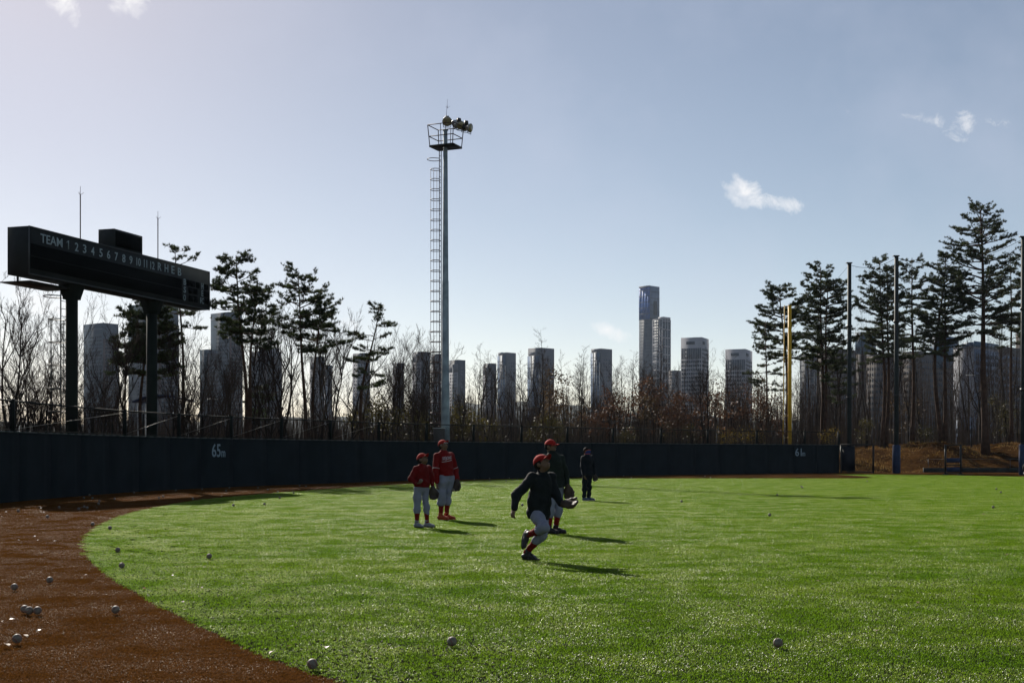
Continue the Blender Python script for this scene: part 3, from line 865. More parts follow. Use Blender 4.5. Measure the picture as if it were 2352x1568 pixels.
# lightning rods
def rod(parent, x, s_, topy, Yref, m):
    b = bpt(s_, zt, -0.5)
    z_top = P(x, topy, b.y).z
    mb = MB()
    mb.bar((b.x, b.y, zt - 0.1), (b.x, b.y, z_top - 0.32), 0.022, 6)
    mb.bar((b.x, b.y, z_top - 0.34), (b.x, b.y, z_top), 0.009, 5)
    for a in (0.4, 2.5, 4.6):
        mb.bar((b.x, b.y, z_top - 0.34), (b.x + 0.13 * math.cos(a), b.y + 0.13 * math.sin(a), z_top - 0.24), 0.007, 4)
    unroot(parent, mb.build('lightning_rod', m, parent))
for (x, ty) in ((184.5, 428), (362.7, 485)):
    h = plane_hit(x, 560, A0 - sb_n * 0.5, sb_n)
    rod(board, x, (h - base).dot(sb_dir), ty, h.y, M['rust'])

# ------------------------------------------------------------------ floodlight mast
LM = Vector(((1023 - CX) / FPX * 71.5, 71.5 , 0))
LM = P(1023, 1041, 72.5); LM.z = 0
mast = thing('floodlight_mast', 'tall grey floodlight mast with caged ladder and basket of lamps', 'floodlight', LM)
ztop = P(1027, 300, LM.y).z
mb = MB()
zs = [0, 5.5, 5.52, 11.2, 11.22, ztop]
rs = [0.265, 0.232, 0.216, 0.185, 0.172, 0.118]
mb.loft([(LM.x, LM.y, z) for z in zs], rs, 18)
unroot(mast, mb.build('pole', M['galv'], mast, True))
mb = MB(); mb.loft([(LM.x, LM.y, ztop), (LM.x, LM.y, ztop + .04)], [0.16, 0.16], 16); unroot(mast, mb.build('pole_cap', M['galv'], mast))
bk = Vector((-0.97, 0.24, 0)).normalized()
ladder_cage(mast, LM + bk * 0.30, bk, 0.4, P(1000, 345, LM.y).z, M['rust'], 0.30, 0.36, 0.30, 0.575)
# basket
ang = R(24)
ex = Vector((math.cos(ang), -math.sin(ang), 0)); ey = Vector((math.sin(ang), math.cos(ang), 0))
cB = LM + ex * 0.02
z_fl, z_mid, z_top = P(1027, 338, LM.y).z, P(1027, 316, LM.y).z, P(1027, 290, LM.y).z
def bq(a, b, z):
    q = cB + ex * a + ey * b; return (q.x, q.y, z)
hx, hy, fl = 0.72, 0.56, 0.09
mb = MB()
for (a, b) in ((-1, -1), (1, -1), (1, 1), (-1, 1)):
    mb.bar(bq(a * hx, b * hy, z_fl), bq(a * (hx + fl), b * (hy + fl), z_top), 0.028, 6)
mb.bar(bq(0, -hy, z_fl), bq(0, -hy - fl, z_top), 0.02, 6); mb.bar(bq(0, hy, z_fl), bq(0, hy + fl, z_top), 0.02, 6)
for (z, k) in ((z_mid, 0.5), (z_top, 1.0)):
    c4 = [bq(a * (hx + fl * k), b * (hy + fl * k), z) for (a, b) in ((-1, -1), (1, -1), (1, 1), (-1, 1))]
    for i in range(4):
        mb.bar(c4[i], c4[(i + 1) % 4], 0.026, 6)
unroot(mast, mb.build('railing', M['rust'], mast))
mb = MB()
c4 = [bq(a * hx, b * hy, z_fl) for (a, b) in ((-1, -1), (1, -1), (1, 1), (-1, 1))]
for i in range(4):
    bar_box(mb, c4[i], c4[(i + 1) % 4], 0.045)
for t in np.linspace(-0.8, 0.8, 13):
    bar_box(mb, bq(t * hx, -hy, z_fl - 0.01), bq(t * hx, hy, z_fl - 0.01), 0.022)
unroot(mast, mb.build('platform', M['darksteel'], mast))
# lamps on the back rail
def flood(at, aim, sc=1.0):
    aim = Vector(aim).normalized()
    up = Vector((0, 0, 1)); s_ = aim.cross(up).normalized(); u = s_.cross(aim)
    Mx = [tuple(s_), tuple(u), tuple(aim)]
    at = Vector(at)
    body = MB()
    rings = [(-0.30, 0.09), (-0.24, 0.12), (-0.12, 0.13), (-0.10, 0.20), (0.02, 0.27), (0.10, 0.285)]
    body.loft([tuple(at + aim * a * sc) for a, _ in rings], [r * sc for _, r in rings], 16)
    o = body.build('lamp', M['lampbody'], mast, True); unroot(mast, o)
    gl = MB(); gl.loft([tuple(at + aim * 0.10 * sc), tuple(at + aim * 0.125 * sc)], [0.262 * sc, 0.25 * sc], 16)
    g = gl.build('lens', M['lampglass'], o)
    gear = MB()
    gear.obox(at - aim * 0.34 * sc + u * 0.02, s_ * 0.11 * sc, u * 0.13 * sc, aim * 0.10 * sc)
    gg = gear.build('gear_box', M['darksteel'], o)
    br = MB()
    for sg in (-1, 1):
        br.bar(tuple(at + s_ * sg * 0.26 * sc), tuple(at + s_ * sg * 0.2 * sc - Vector((0, 0, 0.36 * sc))), 0.018, 5)
    br.bar(tuple(at + s_ * 0.2 * sc - Vector((0, 0, 0.36 * sc))), tuple(at - s_ * 0.2 * sc - Vector((0, 0, 0.36 * sc))), 0.018, 5)
    br.build('bracket', M['darksteel'], o)
zl = z_top + 0.36
yb = -0.05
flood(P(1027, 278, LM.y + 0.15), (0.06, -0.82, -0.55), 1.0)
flood(P(1047, 284, LM.y + 0.1), (-0.6, 0.7, -0.3), 0.9)
flood(P(1056, 287, LM.y + 0.0), (0.45, -0.75, -0.45), 0.9)
flood(P(1067, 291, LM.y + 0.4), (-0.35, 0.85, -0.35), 0.9)
flood(P(1078, 294, LM.y - 0.1), (0.88, -0.40, -0.22), 0.9)
mb = MB()
mb.bar((LM.x, LM.y, ztop), P(1028, 228, LM.y), 0.02, 6, 0.006)
tp = P(1028, 248, LM.y)
for a in (0.4, 2.5, 4.6):
    mb.bar(tuple(tp), (tp.x + 0.13 * math.cos(a), tp.y + 0.13 * math.sin(a), tp.z + 0.1), 0.008, 4)
unroot(mast, mb.build('lightning_rod', M['rust'], mast))
mb = MB()
q = LM + Vector((-0.3, -0.42, 0))
mb.box(q.x - 0.34, q.x + 0.28, q.y - 0.16, q.y + 0.16, 1.6, P(1015, 984, q.y).z)
cab = mb.build('control_cabinet', mat('cabinet_grey', (0.10, 0.09, 0.08), 0.6, 0.3, 0.1, 4), mast); unroot(mast, cab)
mb = MB(); zc = P(1015, 984, q.y).z
mb.box(q.x - 0.38, q.x + 0.32, q.y - 0.2, q.y + 0.2, zc + 0.001, zc + 0.05); mb.build('cabinet_lid', M['white'], cab)

# ------------------------------------------------------------------ foul pole
FPp = P(1814, 1041, 93.2); FPp.z = 0
foul = thing('foul_pole', 'yellow foul pole with thin side rod behind the 61m mark', 'foul pole', FPp)
zt_ = P(1814, 701, FPp.y).z
mb = MB(); mb.loft([(FPp.x, FPp.y, 0), (FPp.x, FPp.y, zt_)], [0.14, 0.13], 18); unroot(foul, mb.build('pole', M['yellow'], foul, True))
mb = MB()
xr = P(1802, 1041, FPp.y - 0.1).x; xr2 = P(1798, 1041, FPp.y - 0.1).x
mb.bar((xr2, FPp.y - 0.1, 1.5), (xr, FPp.y - 0.1, zt_ - 0.02), 0.035, 8); unroot(foul, mb.build('side_rod', M['yellow'], foul, True))
for k, z in enumerate(np.linspace(2.6, zt_ - 0.06, 7)):
    mb = MB()
    xx = xr2 + (xr - xr2) * (z - 1.5) / (zt_ - 1.5)
    mb.bar((xx, FPp.y - 0.1, z), (FPp.x, FPp.y, z), 0.013, 5)
    mb.loft([(FPp.x, FPp.y, z - 0.03), (FPp.x, FPp.y, z + 0.03)], [0.15, 0.15], 18)
    unroot(foul, mb.build('bracket', M['yellow'], foul))

# ------------------------------------------------------------------ tall net poles, net between them
net_poles = []
for k, (x, ty, Yd, padded, lab) in enumerate([(1951, 605, 95.6, False, 'dark green net pole standing behind the wall end beside the yellow foul pole'),
                                              (2059, 589, 92.4, True, 'dark green net pole with blue padding at its foot beside the bare bank'),
                                              (2350, 545, 84.6, True, 'slim net pole with blue padding and black bag at its foot')]):
    c = P(x, 1041, Yd); c.z = 0
    np_ = thing('net_pole', lab, 'pole', c)
    z_ = P(x, ty, Yd).z
    rr = 0.165 if k < 2 else 0.15
    mb = MB(); mb.loft([(c.x, c.y, -0.05), (c.x, c.y, z_)], [rr + 0.01, rr - 0.02], 16); unroot(np_, mb.build('pole', M['polegreen'], np_, True))
    mb = MB(); mb.box(c.x - 0.24, c.x + 0.19, c.y - 0.14, c.y + 0.14, z_ + 0.001, z_ + 0.07); unroot(np_, mb.build('head_plate', M['darksteel'], np_))
    mb = MB()
    for zz in (z_ * 0.36, z_ * 0.70):
        mb = MB(); mb.loft([(c.x, c.y, zz - 0.09), (c.x, c.y, zz + 0.09)], [rr + 0.05, rr + 0.05], 14)
        unroot(np_, mb.build('clamp', M['darksteel'], np_))
    if padded:
        mb = MB(); pr_ = rr + 0.12
        mb.loft([(c.x, c.y, 0.03), (c.x, c.y, 0.06), (c.x, c.y, 2.02), (c.x, c.y, 2.06)], [pr_ - .03, pr_, pr_, pr_ - .03], 20)
        unroot(np_, mb.build('padding', M['bluepad'], np_, True))
    net_poles.append((c, z_))
cs = [P(1840, 640, 101) if False else None]
net = thing('safety_net', 'fine dark safety net hung from cables between the tall poles', 'net', net_poles[0][0])
def net_span(a, za, b, zb, parent, sag=0.9):
    n = 24
    t = np.linspace(0, 1, n)
    top = np.stack([a.x + (b.x - a.x) * t, a.y + (b.y - a.y) * t, za + (zb - za) * t - sag * 4 * t * (1 - t) - 0.1], 1)
    mb = MB(); mb.path(top, 0.016, 5); unroot(parent, mb.build('cable', M['netcord'], parent))
    zlow = 2.3
    mb = MB()
    L = math.hypot(b.x - a.x, b.y - a.y)
    k = int(L / 0.16); tt = np.linspace(0, 1, k)
    xt = np.interp(tt, t, top[:, 0]); yt = np.interp(tt, t, top[:, 1]); ztp = np.interp(tt, t, top[:, 2])
    mb.tubes(np.stack([xt, yt, np.full(k, zlow)], 1), np.stack([xt, yt, ztp], 1), 0.0019, 0.0019, 3)
    rows = int((za - zlow) / 0.16)
    for r_ in range(rows):
        f = r_ / rows
        zz = zlow + (top[:, 2] - zlow) * f
        pts = np.c_[top[:, :2], zz]
        mb.tubes(pts[:-1:2], pts[2::2] if len(pts) % 2 else np.r_[pts[2::2], pts[-1:]], 0.0019, 0.0019, 3)
    unroot(parent, mb.build('netting', M['netcord'], parent, kind='stuff'))
    for f in (0.22, 0.62):
        mb = MB(); zz = zlow + (top[:, 2] - zlow) * f; mb.path(np.c_[top[:, :2], zz], 0.008, 4)
        unroot(parent, mb.build('cross_cable', M['netcord'], parent))
net_span(net_poles[0][0], net_poles[0][1], net_poles[1][0], net_poles[1][1], net, 0.42)
net_span(net_poles[1][0], net_poles[1][1], net_poles[2][0], net_poles[2][1], net, 0.95)
far = Vector((52, 72, 0))
net_span(net_poles[2][0], net_poles[2][1], far, 15.6, net, 0.9)
mb = MB()
a, za = net_poles[0]
pts = [(a.x + (14.5 - a.x) * t, a.y + (121 - a.y) * t, za - 0.1 + (0.0 - za) * t - 0.25 * 4 * t * (1 - t)) for t in np.linspace(0, 1, 12)]
mb.path(pts, 0.012, 4); unroot(net, mb.build('stay_cable', M['netcord'], net))

# ------------------------------------------------------------------ things at the foot of the bank
rb = P(2189, 1090, 87.0); rb.z = 0
rack = thing('equipment_rack', 'dark steel rack with two blue boards standing at the turf edge', 'rack', rb)
for sg in (-1, 1):
    mb = MB(); xx = rb.x + sg * 0.52
    mb.box(xx - 0.055, xx + 0.055, rb.y - 0.05, rb.y + 0.05, 0.0, 2.08); mb.box(xx - 0.08, xx + 0.08, rb.y - 0.35, rb.y - 0.051, 0.0, 0.07); mb.box(xx - 0.08, xx + 0.08, rb.y + 0.051, rb.y + 0.35, 0.0, 0.07)
    unroot(rack, mb.build('upright', M['darksteel'], rack))
for z in (2.03, 0.30 * 2.2, 0.10):
    mb = MB(); mb.box(rb.x - 0.464, rb.x + 0.464, rb.y - 0.03, rb.y + 0.03, z - 0.035, z + 0.035); unroot(rack, mb.build('rail', M['darksteel'], rack))
for z0_, z1_ in ((0.84, 1.14), (0.21, 0.52)):
    mb = MB(); mb.box(rb.x - 0.45, rb.x + 0.45, rb.y - 0.062, rb.y - 0.035, z0_, z1_); unroot(rack, mb.build('board', M['bluepad'], rack))
# low concrete kerb wall with slabs
kw = thing('kerb_wall', 'low dark concrete retaining wall at the foot of the bank', 'wall', (32, 97.2, 0))
for k in range(12):
    xa = 31.4 + k * 2.0; ya = 97.6 - k * 0.26; yb_ = 97.6 - (k + 1) * 0.26
    mb = MB(); mb.prism([(xa, ya), (xa + 1.985, yb_), (xa + 1.985, yb_ + 0.2), (xa, ya + 0.2)], -0.1, 0.36 + 0.006 * (k % 3))
    unroot(kw, mb.build('slab', mat('kerb_concrete', (0.022, 0.028, 0.027), 0.85, 0.2, 0.25, 2.0, 0.15, 10) if k == 0 else bpy.data.materials['kerb_concrete'], kw))
# pipe rail
rl = thing('pipe_rail', 'thin pale pipe rail running along the bank above the kerb wall', 'rail', (33, 98.6, 0))
mb = MB(); mb.loft([(32.0 + k * 1.5, 98.4 - k * 0.2, 1.02 + 0.01 * math.sin(k)) for k in range(15)], np.full(15, 0.012), 6); unroot(rl, mb.build('pipe', M['concrete'], rl, True))
for k in range(0, 15, 4):
    mb = MB(); mb.bar((32.0 + k * 1.5, 98.4 - k * 0.2, 0.0), (32.0 + k * 1.5, 98.4 - k * 0.2, 1.0), 0.02, 6); unroot(rl, mb.build('post', M['darksteel'], rl))
# black bag at the last net pole
bg = net_poles[2][0] + Vector((-0.02, -0.62, 0))
bag = thing('equipment_bag', 'black round equipment bag with white top strap by the net pole', 'bag', bg)
mb = MB(); mb.sphere((bg.x, bg.y, 0.50), (0.27, 0.2, 0.34), 16, 10); mb.sphere((bg.x + 0.05, bg.y - 0.08, 0.42), (0.2, 0.2, 0.24), 12, 8); unroot(bag, mb.build('sack', M['black'], bag, True))
mb = MB(); mb.loft([(bg.x, bg.y, 0.04), (bg.x, bg.y, 0.10), (bg.x, bg.y, 0.20)], [0.20, 0.21, 0.20], 14); unroot(bag, mb.build('base', M['darksteel'], bag))
mb = MB(); mb.path([(bg.x - 0.08, bg.y, 0.8), (bg.x - 0.09, bg.y, 0.92), (bg.x, bg.y, 0.98), (bg.x + 0.09, bg.y, 0.92), (bg.x + 0.08, bg.y, 0.8)], 0.03, 6); unroot(bag, mb.build('strap', M['white'], bag))
mb = MB(); mb.box(bg.x - 0.02, bg.x + 0.2, bg.y - 0.26, bg.y - 0.2, 0.2, 0.27); unroot(bag, mb.build('tag', M['white'], bag))

# second, farther fence with post-tip glints painted as white balls, seen through the trees on the left
ff = thing('perimeter_fence', 'far mesh fence with pale post tips running through the bare trees', 'fence', (-20, 62, 0))
fl_ = catmull([(-36, 46), (-26, 57), (-18, 68), (-10, 80), (0, 92)], 1.9)
FH = 3.55
for q in fl_:
    mb = MB(); mb.bar((q[0], q[1], 0), (q[0], q[1], FH), 0.035, 6); o = mb.build('post', M['fence'], ff); unroot(ff, o)
    mb = MB(); mb.sphere((q[0], q[1], FH + 0.03), 0.055, 8, 5); unroot(ff, mb.build('post_glint', M['white'], ff))
mb = MB(); mb.path([(q[0], q[1], FH - 0.04) for q in fl_], 0.02, 5); unroot(ff, mb.build('top_rail', M['brace'], ff))
mb = MB()
fd = catmull(fl_, 0.12)
mb.tubes(np.c_[fd, np.full(len(fd), 0.1)], np.c_[fd, np.full(len(fd), FH - .05)], 0.003, 0.003, 3)
for z in np.arange(0.2, FH, 0.12):
    w_ = np.c_[fl_, np.full(len(fl_), z)]; mb.tubes(w_[:-1], w_[1:], 0.003, 0.003, 3)
unroot(ff, mb.build('wire_mesh', M['wire'], ff, kind='stuff'))

# small shelter with a blue roof behind the right pillar, and street lamps
sh = P(375, 1041, 74); sh.z = 0
shel = thing('shelter', 'small open shelter with dark blue curved roof among the trees', 'shelter', sh)
for (a, b) in ((-1.2, -0.8), (1.2, -0.8), (-1.2, 0.8), (1.2, 0.8)):
    mb = MB(); mb.bar((sh.x + a, sh.y + b, 0), (sh.x + a, sh.y + b, 4.35), 0.07, 8); unroot(shel, mb.build('post', M['white'], shel))
mb = MB()
rp = [(sh.x - 1.5, 4.35), (sh.x - 0.8, 4.62), (sh.x, 4.72), (sh.x + 0.8, 4.66), (sh.x + 1.6, 4.45)]
v = [(x, sh.y + dy, z + dz) for (x, z) in rp for dy in (-1.1, 1.1) for dz in (0, 0.08)]
f = []
for k in range(4):
    b = k * 4
    f += [(b, b + 4, b + 6, b + 2), (b + 1, b + 3, b + 7, b + 5), (b, b + 1, b + 5, b + 4), (b + 2, b + 6, b + 7, b + 3)]
f += [(0, 2, 3, 1), (16, 17, 19, 18)]
mb.add(v, np.array(f)); unroot(shel, mb.build('roof', M['bluepad'], shel))
for k, (x, y, Yd, lab) in enumerate([(500, 917, 110, 'street lamp with curved head showing between pines right of the scoreboard'), (905, 965, 120, 'street lamp half hidden low among the bare trees left of the floodlight'), (1615, 955, 130, 'street lamp in the brown thicket below the grid-faced towers'), (2240, 862, 122, 'street lamp post with level arm before the white-sided block')]):
    b = P(x, 1041, Yd); zz = P(x, y, Yd).z; b.z = float(terrain(b.x, b.y))
    lp = thing('street_lamp', lab, 'street lamp', b)
    mb = MB(); mb.bar((b.x + 0.9, b.y, b.z), (b.x + 0.9, b.y, zz - 0.1), 0.07, 8); unroot(lp, mb.build('post', M['darksteel'], lp))
    mb = MB(); mb.path([(b.x + 0.9, b.y, zz - 0.1), (b.x + 0.6, b.y, zz + 0.06), (b.x - 0.1, b.y, zz + 0.05)], 0.035, 6); unroot(lp, mb.build('arm', M['darksteel'], lp))
    mb = MB(); mb.sphere((b.x - 0.45, b.y, zz + 0.03), (0.48, 0.14, 0.06), 12, 6); unroot(lp, mb.build('lamp_head', M['white'], lp, True))

# ------------------------------------------------------------------ far towers
M['slate'] = mat('tower_slate', (0.062, 0.080, 0.100), 0.7, 0.3, 0.10, 0.02)
M['slate2'] = mat('tower_dark_slate', (0.034, 0.045, 0.062), 0.7, 0.3, 0.10, 0.02)
M['beige'] = mat('tower_beige', (0.062, 0.058, 0.062), 0.8, 0.2, 0.08, 0.03)
M['brick'] = mat('tower_pink', (0.085, 0.058, 0.056), 0.8, 0.2, 0.08, 0.03)
M['towwhite'] = mat('tower_white', (0.21, 0.215, 0.24), 0.75, 0.25, 0.08, 0.03)
M['towgrey'] = mat('tower_grey', (0.115, 0.12, 0.135), 0.75, 0.25, 0.08, 0.03)
M['frame'] = mat('tower_frame_white', (0.30, 0.302, 0.33), 0.7, 0.3, 0.06, 0.05)
M['tglass'] = mat('tower_glass', (0.026, 0.038, 0.058), 0.5, 0.2, 0.35, 0.15)
M['bglass'] = mat('tower_blue_glass', (0.040, 0.098, 0.30), 0.5, 0.15, 0.3, 0.12)
M['cglass'] = mat('tower_pale_glass', (0.10, 0.145, 0.225), 0.5, 0.2, 0.2, 0.1)
M['roofblue'] = mat('roof_blue', (0.035, 0.10, 0.18), 0.5, 0.4, 0.1, 0.1)
M['taupe'] = mat('block_taupe', (0.085, 0.074, 0.070), 0.8, 0.2, 0.12, 0.05)
M['void'] = mat('tower_recess', (0.012, 0.016, 0.022), 0.6, 0.3, 0.1, 0.1)
WIN_CACHE = {}
class Tower:
    def __init__(s, name, label, cat, xl, xm, xr, top, Y, alpha, wallm, base_z=-1.0, group=None, extra_top=None):
        al = R(alpha); c, sn = math.cos(al), math.sin(al)
        Xm = (xm - CX) / FPX * Y; u = (xl - CX) / FPX; v = (xr - CX) / FPX
        s.a = (Xm - u * Y) / (c + u * sn)
        s.b = (v * Y - Xm) / max(0.08, sn - v * c)
        s.K = Vector((Xm, Y, 0)); s.dl = Vector((-c, sn, 0)); s.dr = Vector((sn, c, 0))
        s.H = CAM_H + (HORIZON - top) / FPX * Y
        s.Y = Y; s.z0 = base_z
        s.root = thing(name, label, cat, s.K, 0, group)
        s.L = (s.K + s.dl * s.a, -s.dl, s.a); s.Rr = (s.K, s.dr, s.b)
        mb = MB()
        p = [s.K, s.K + s.dr * s.b, s.K + s.dr * s.b + s.dl * s.a, s.K + s.dl * s.a]
        mb.prism([(q.x, q.y) for q in p], base_z, s.H)
        s.part(mb, 'wall', wallm)
    def part(s, mb, nm, m, kind=None, parent=None):
        o = mb.build(nm, m, parent or s.root, kind=kind)
        if parent is None:
            unroot(s.root, o)
        return o
    def z(s, y):
        return CAM_H + (HORIZON - y) / FPX * s.Y
    def fbox(s, mb, face, u0, u1, z0, z1, proud=0.3, inset=0.1):
        st_, d, ln = face
        n = Vector((d.y, -d.x, 0))
        c = st_ + d * (u0 + u1) / 2 * ln + n * (proud - inset) / 2
        mb.obox((c.x, c.y, (z0 + z1) / 2), d * ((u1 - u0) / 2 * ln), n * ((proud + inset) / 2), (0, 0, (z1 - z0) / 2))
    def feature(s, nm, m, face, rects, proud=0.3, kind=None):
        mb = MB()
        for (u0, u1, z0, z1) in rects:
            s.fbox(mb, face, u0, u1, z0, z1, proud)
        return s.part(mb, nm, m, kind)
    def block(s, nm, m, fu0, fu1, fv0, fv1, z0, z1):
        """roof block: fractions along left face (from the left end) and along the right face"""
        a = [s.L[0] + s.L[1] * s.a * q + s.dr * s.b * w for (q, w) in ((fu0, fv0), (fu1, fv0), (fu1, fv1), (fu0, fv1))]
        mb = MB(); mb.prism([(q.x, q.y) for q in a], z0, z1)
        return s.part(mb, nm, m)
    def windows(s, face, cols, ztop, zbot, fh, wfrac, hfrac, m, u0=0.0, u1=1.0, proud=0.12, single_above=None, limit=280):
        """rows of windows; those high above the trees are objects of their own, the rest one part"""
        st_, d, ln = face
        n = Vector((d.y, -d.x, 0))
        cw = (u1 - u0) * ln / cols
        w, h = cw * wfrac, fh * hfrac
        mb = MB(); cnt = 0
        key = (m.name, round(w, 3), round(h, 3), round(proud, 3))
        zt = ztop
        while zt - fh > zbot:
            zc = zt - fh / 2
            for k in range(cols):
                u = u0 * ln + (k + 0.5) * cw
                p = st_ + d * u
                if single_above is not None and zt > single_above and cnt < limit:
                    if key not in WIN_CACHE:
                        q = MB(); q.box(-w / 2, w / 2, -proud, 0.1, -h / 2, h / 2); me = q.mesh('window'); me.materials.append(m); WIN_CACHE[key] = me
                    o = obj('window', WIN_CACHE[key], None, s.root)
                    o.location = (p.x - s.root.location.x, p.y - s.root.location.y, zc)
                    o.rotation_euler = (0, 0, math.atan2(d.y, d.x)); cnt += 1
                else:
                    c = p + n * (proud - 0.1) / 2
                    mb.obox((c.x, c.y, zc), d * w / 2, n * (proud + 0.1) / 2, (0, 0, h / 2))
            zt -= fh
        if mb.n:
            s.part(mb, 'windows', m, 'stuff')
    def lines(s, nm, face, m, zs, u0=0.0, u1=1.0, th=0.3, proud=0.25):
        mb = MB()
        for z in zs:
            s.fbox(mb, face, u0, u1, z - th / 2, z + th / 2, proud)
        if mb.n:
            s.part(mb, nm, m, 'stuff')
    def piers(s, nm, face, m, us, z0, z1, w=0.4, proud=0.35):
        mb = MB(); ln = face[2]
        for u in us:
            s.fbox(mb, face, u - w / 2 / ln, u + w / 2 / ln, z0, z1, proud)
        s.part(mb, nm, m, 'stuff')

FH = 3.0
# left slabs: slate gable, beige front
def slab_tower(label, xl, xm, xr, top, Y, alpha, right_drop=30, wall='slate', side='beige', group=None):
    t = Tower('apartment_tower', label, 'building', xl, xm, xr, top, Y, alpha, M[wall], group=group)
    zl = t.H
    t.feature('parapet_line', M['towwhite'], t.L, [(0.0, 0.97, zl - 5.3, zl - 4.9)], 0.25)
    t.windows(t.L, 7, zl - 10, 8, FH, 0.45, 0.42, M['void'], 0.30, 0.95, 0.1)
    t.lines('floor_lines', t.L, M['towgrey'], np.arange(9, zl - 8, FH * 2), 0.0, 0.97, 0.35, 0.12)
    # beige front with window bays
    t.feature('bay', M[side], t.Rr, [(0.0, 1.0, 2, zl - right_drop * Y / FPX)], 0.8)
    t.feature('corner_strip', M['brick'], t.Rr, [(0.02, 0.10, 2, zl - right_drop * Y / FPX - 1)], 1.2)
    t.windows(t.Rr, 5, zl - right_drop * Y / FPX - 3, 8, FH, 0.62, 0.45, M['tglass'], 0.14, 0.97, 0.95)
    t.lines('balcony_edges', t.Rr, M['towgrey'], np.arange(8, zl - right_drop * Y / FPX - 3, FH), 0.12, 0.98, 0.5, 1.1)
    return t
slab_tower('slate and beige apartment tower left of the right scoreboard pillar', 192, 236, 272, 741, 1050, 38, 36)
slab_tower('slate apartment tower behind the right scoreboard pillar and dark pine', 295, 362, 410, 694, 960, 38, 50)
slab_tower('tall slate apartment tower with pink corner strip behind the twin-trunk pine', 484, 526, 556, 716, 1000, 40, 25)
t = slab_tower('lower blank slate slab butting against the tall slate tower', 459, 476, 500, 802, 940, 40, 8)
t = slab_tower('broad grey beige apartment block right of the twin-trunk pine', 575, 606, 646, 806, 980, 38, 12, 'towgrey')
t.block('roof_crown', M['towgrey'], 0.5, 1.0, 0.1, 0.9, t.H, t.z(797) )

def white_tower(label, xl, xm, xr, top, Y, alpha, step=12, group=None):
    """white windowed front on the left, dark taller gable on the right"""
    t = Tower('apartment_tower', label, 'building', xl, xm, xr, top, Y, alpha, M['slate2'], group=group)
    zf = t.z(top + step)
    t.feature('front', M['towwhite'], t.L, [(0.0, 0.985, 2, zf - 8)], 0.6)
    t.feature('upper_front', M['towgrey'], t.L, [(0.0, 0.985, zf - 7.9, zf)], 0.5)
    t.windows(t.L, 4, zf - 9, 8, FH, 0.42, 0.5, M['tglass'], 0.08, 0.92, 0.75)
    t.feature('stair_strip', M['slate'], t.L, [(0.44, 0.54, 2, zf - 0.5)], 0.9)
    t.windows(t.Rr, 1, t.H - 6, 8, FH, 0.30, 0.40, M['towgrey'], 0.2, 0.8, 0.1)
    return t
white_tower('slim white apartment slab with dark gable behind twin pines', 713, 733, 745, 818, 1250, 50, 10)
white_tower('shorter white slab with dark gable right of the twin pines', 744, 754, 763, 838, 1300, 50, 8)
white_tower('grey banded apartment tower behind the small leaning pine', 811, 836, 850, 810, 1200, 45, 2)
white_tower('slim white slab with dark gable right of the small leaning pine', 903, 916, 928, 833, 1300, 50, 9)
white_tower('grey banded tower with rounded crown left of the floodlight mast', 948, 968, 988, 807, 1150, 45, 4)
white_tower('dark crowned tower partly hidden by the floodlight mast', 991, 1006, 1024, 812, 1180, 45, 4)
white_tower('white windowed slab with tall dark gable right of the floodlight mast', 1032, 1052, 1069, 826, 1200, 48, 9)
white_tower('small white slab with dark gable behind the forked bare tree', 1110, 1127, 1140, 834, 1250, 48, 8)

def bluegrey_tower(label, xl, xm, xr, top, Y, alpha, drop):
    t = Tower('apartment_tower', label, 'building', xl, xm, xr, top, Y, alpha, M['towgrey'])
    zl = t.z(top + drop)
    t.feature('glass_front', M['cglass'], t.L, [(0.0, 0.93, 2, zl)], 0.8)
    t.lines('floor_lines', t.L, M['slate'], np.arange(6, zl - 4, FH), 0.0, 0.93, 0.5, 0.95)
    t.piers('piers', t.L, M['slate'], [0.3, 0.62, 0.93], 2, zl, 0.8, 1.1)
    t.feature('dark_band', M['brick'], t.L, [(0.0, 0.93, zl * 0.45, zl * 0.45 + 2.2)], 1.15)
    t.feature('crown', M['towwhite'], t.L, [(0.1, 0.6, zl + 0.6, zl + 3.0)], 0.4)
    t.windows(t.Rr, 3, t.H - 8, 8, FH, 0.25, 0.4, M['tglass'], 0.15, 0.85, 0.12)
    return t
bluegrey_tower('blue glass fronted tower with grey gable beside the small white slab', 1144, 1164, 1185, 809, 1150, 44, 7)
t = bluegrey_tower('broad blue-grey tower with stepped roofline behind a slender bare tree', 1213, 1243, 1273, 798, 1050, 44, 18)
t = bluegrey_tower('blue glass fronted tower standing alone left of the tallest tower', 1358, 1381, 1406, 800, 1100, 44, 9)

# the tallest tower and its annex
t = Tower('office_tower', 'tallest tower with blue glass crown and dark lower shaft', 'building', 1468, 1493, 1514, 656, 1750, 46, M['slate2'])
zc = t.z(733)
for k in range(4):
    t.feature('glass_bay', M['bglass'], t.L, [(0.25 * k + 0.01, 0.25 * k + 0.24, zc, t.H - 1.5)], 0.6)
t.lines('crown_lines', t.L, M['slate'], np.arange(zc, t.H, 8.0), 0, 1, 0.7, 0.8)
t.feature('parapet', M['towwhite'], t.L, [(0, 1, t.H - 1.0, t.H + 0.4)], 0.9)
t.feature('pale_side', M['cglass'], t.Rr, [(0.0, 1.0, zc + 2, t.H)], 0.6)
t.feature('dark_recess', M['void'], t.Rr, [(0.34, 0.72, t.z(722), t.z(690))], 0.9)
t.lines('side_lines', t.Rr, M['slate'], np.arange(zc + 2, t.H, 9.0), 0, 1, 0.7, 0.8)
t.windows(t.L, 8, zc - 2, 60, 4.2, 0.55, 0.3, M['slate'], 0.02, 0.98, 0.15)
t.windows(t.Rr, 6, zc - 2, 60, 4.2, 0.55, 0.3, M['slate'], 0.02, 0.98, 0.15)
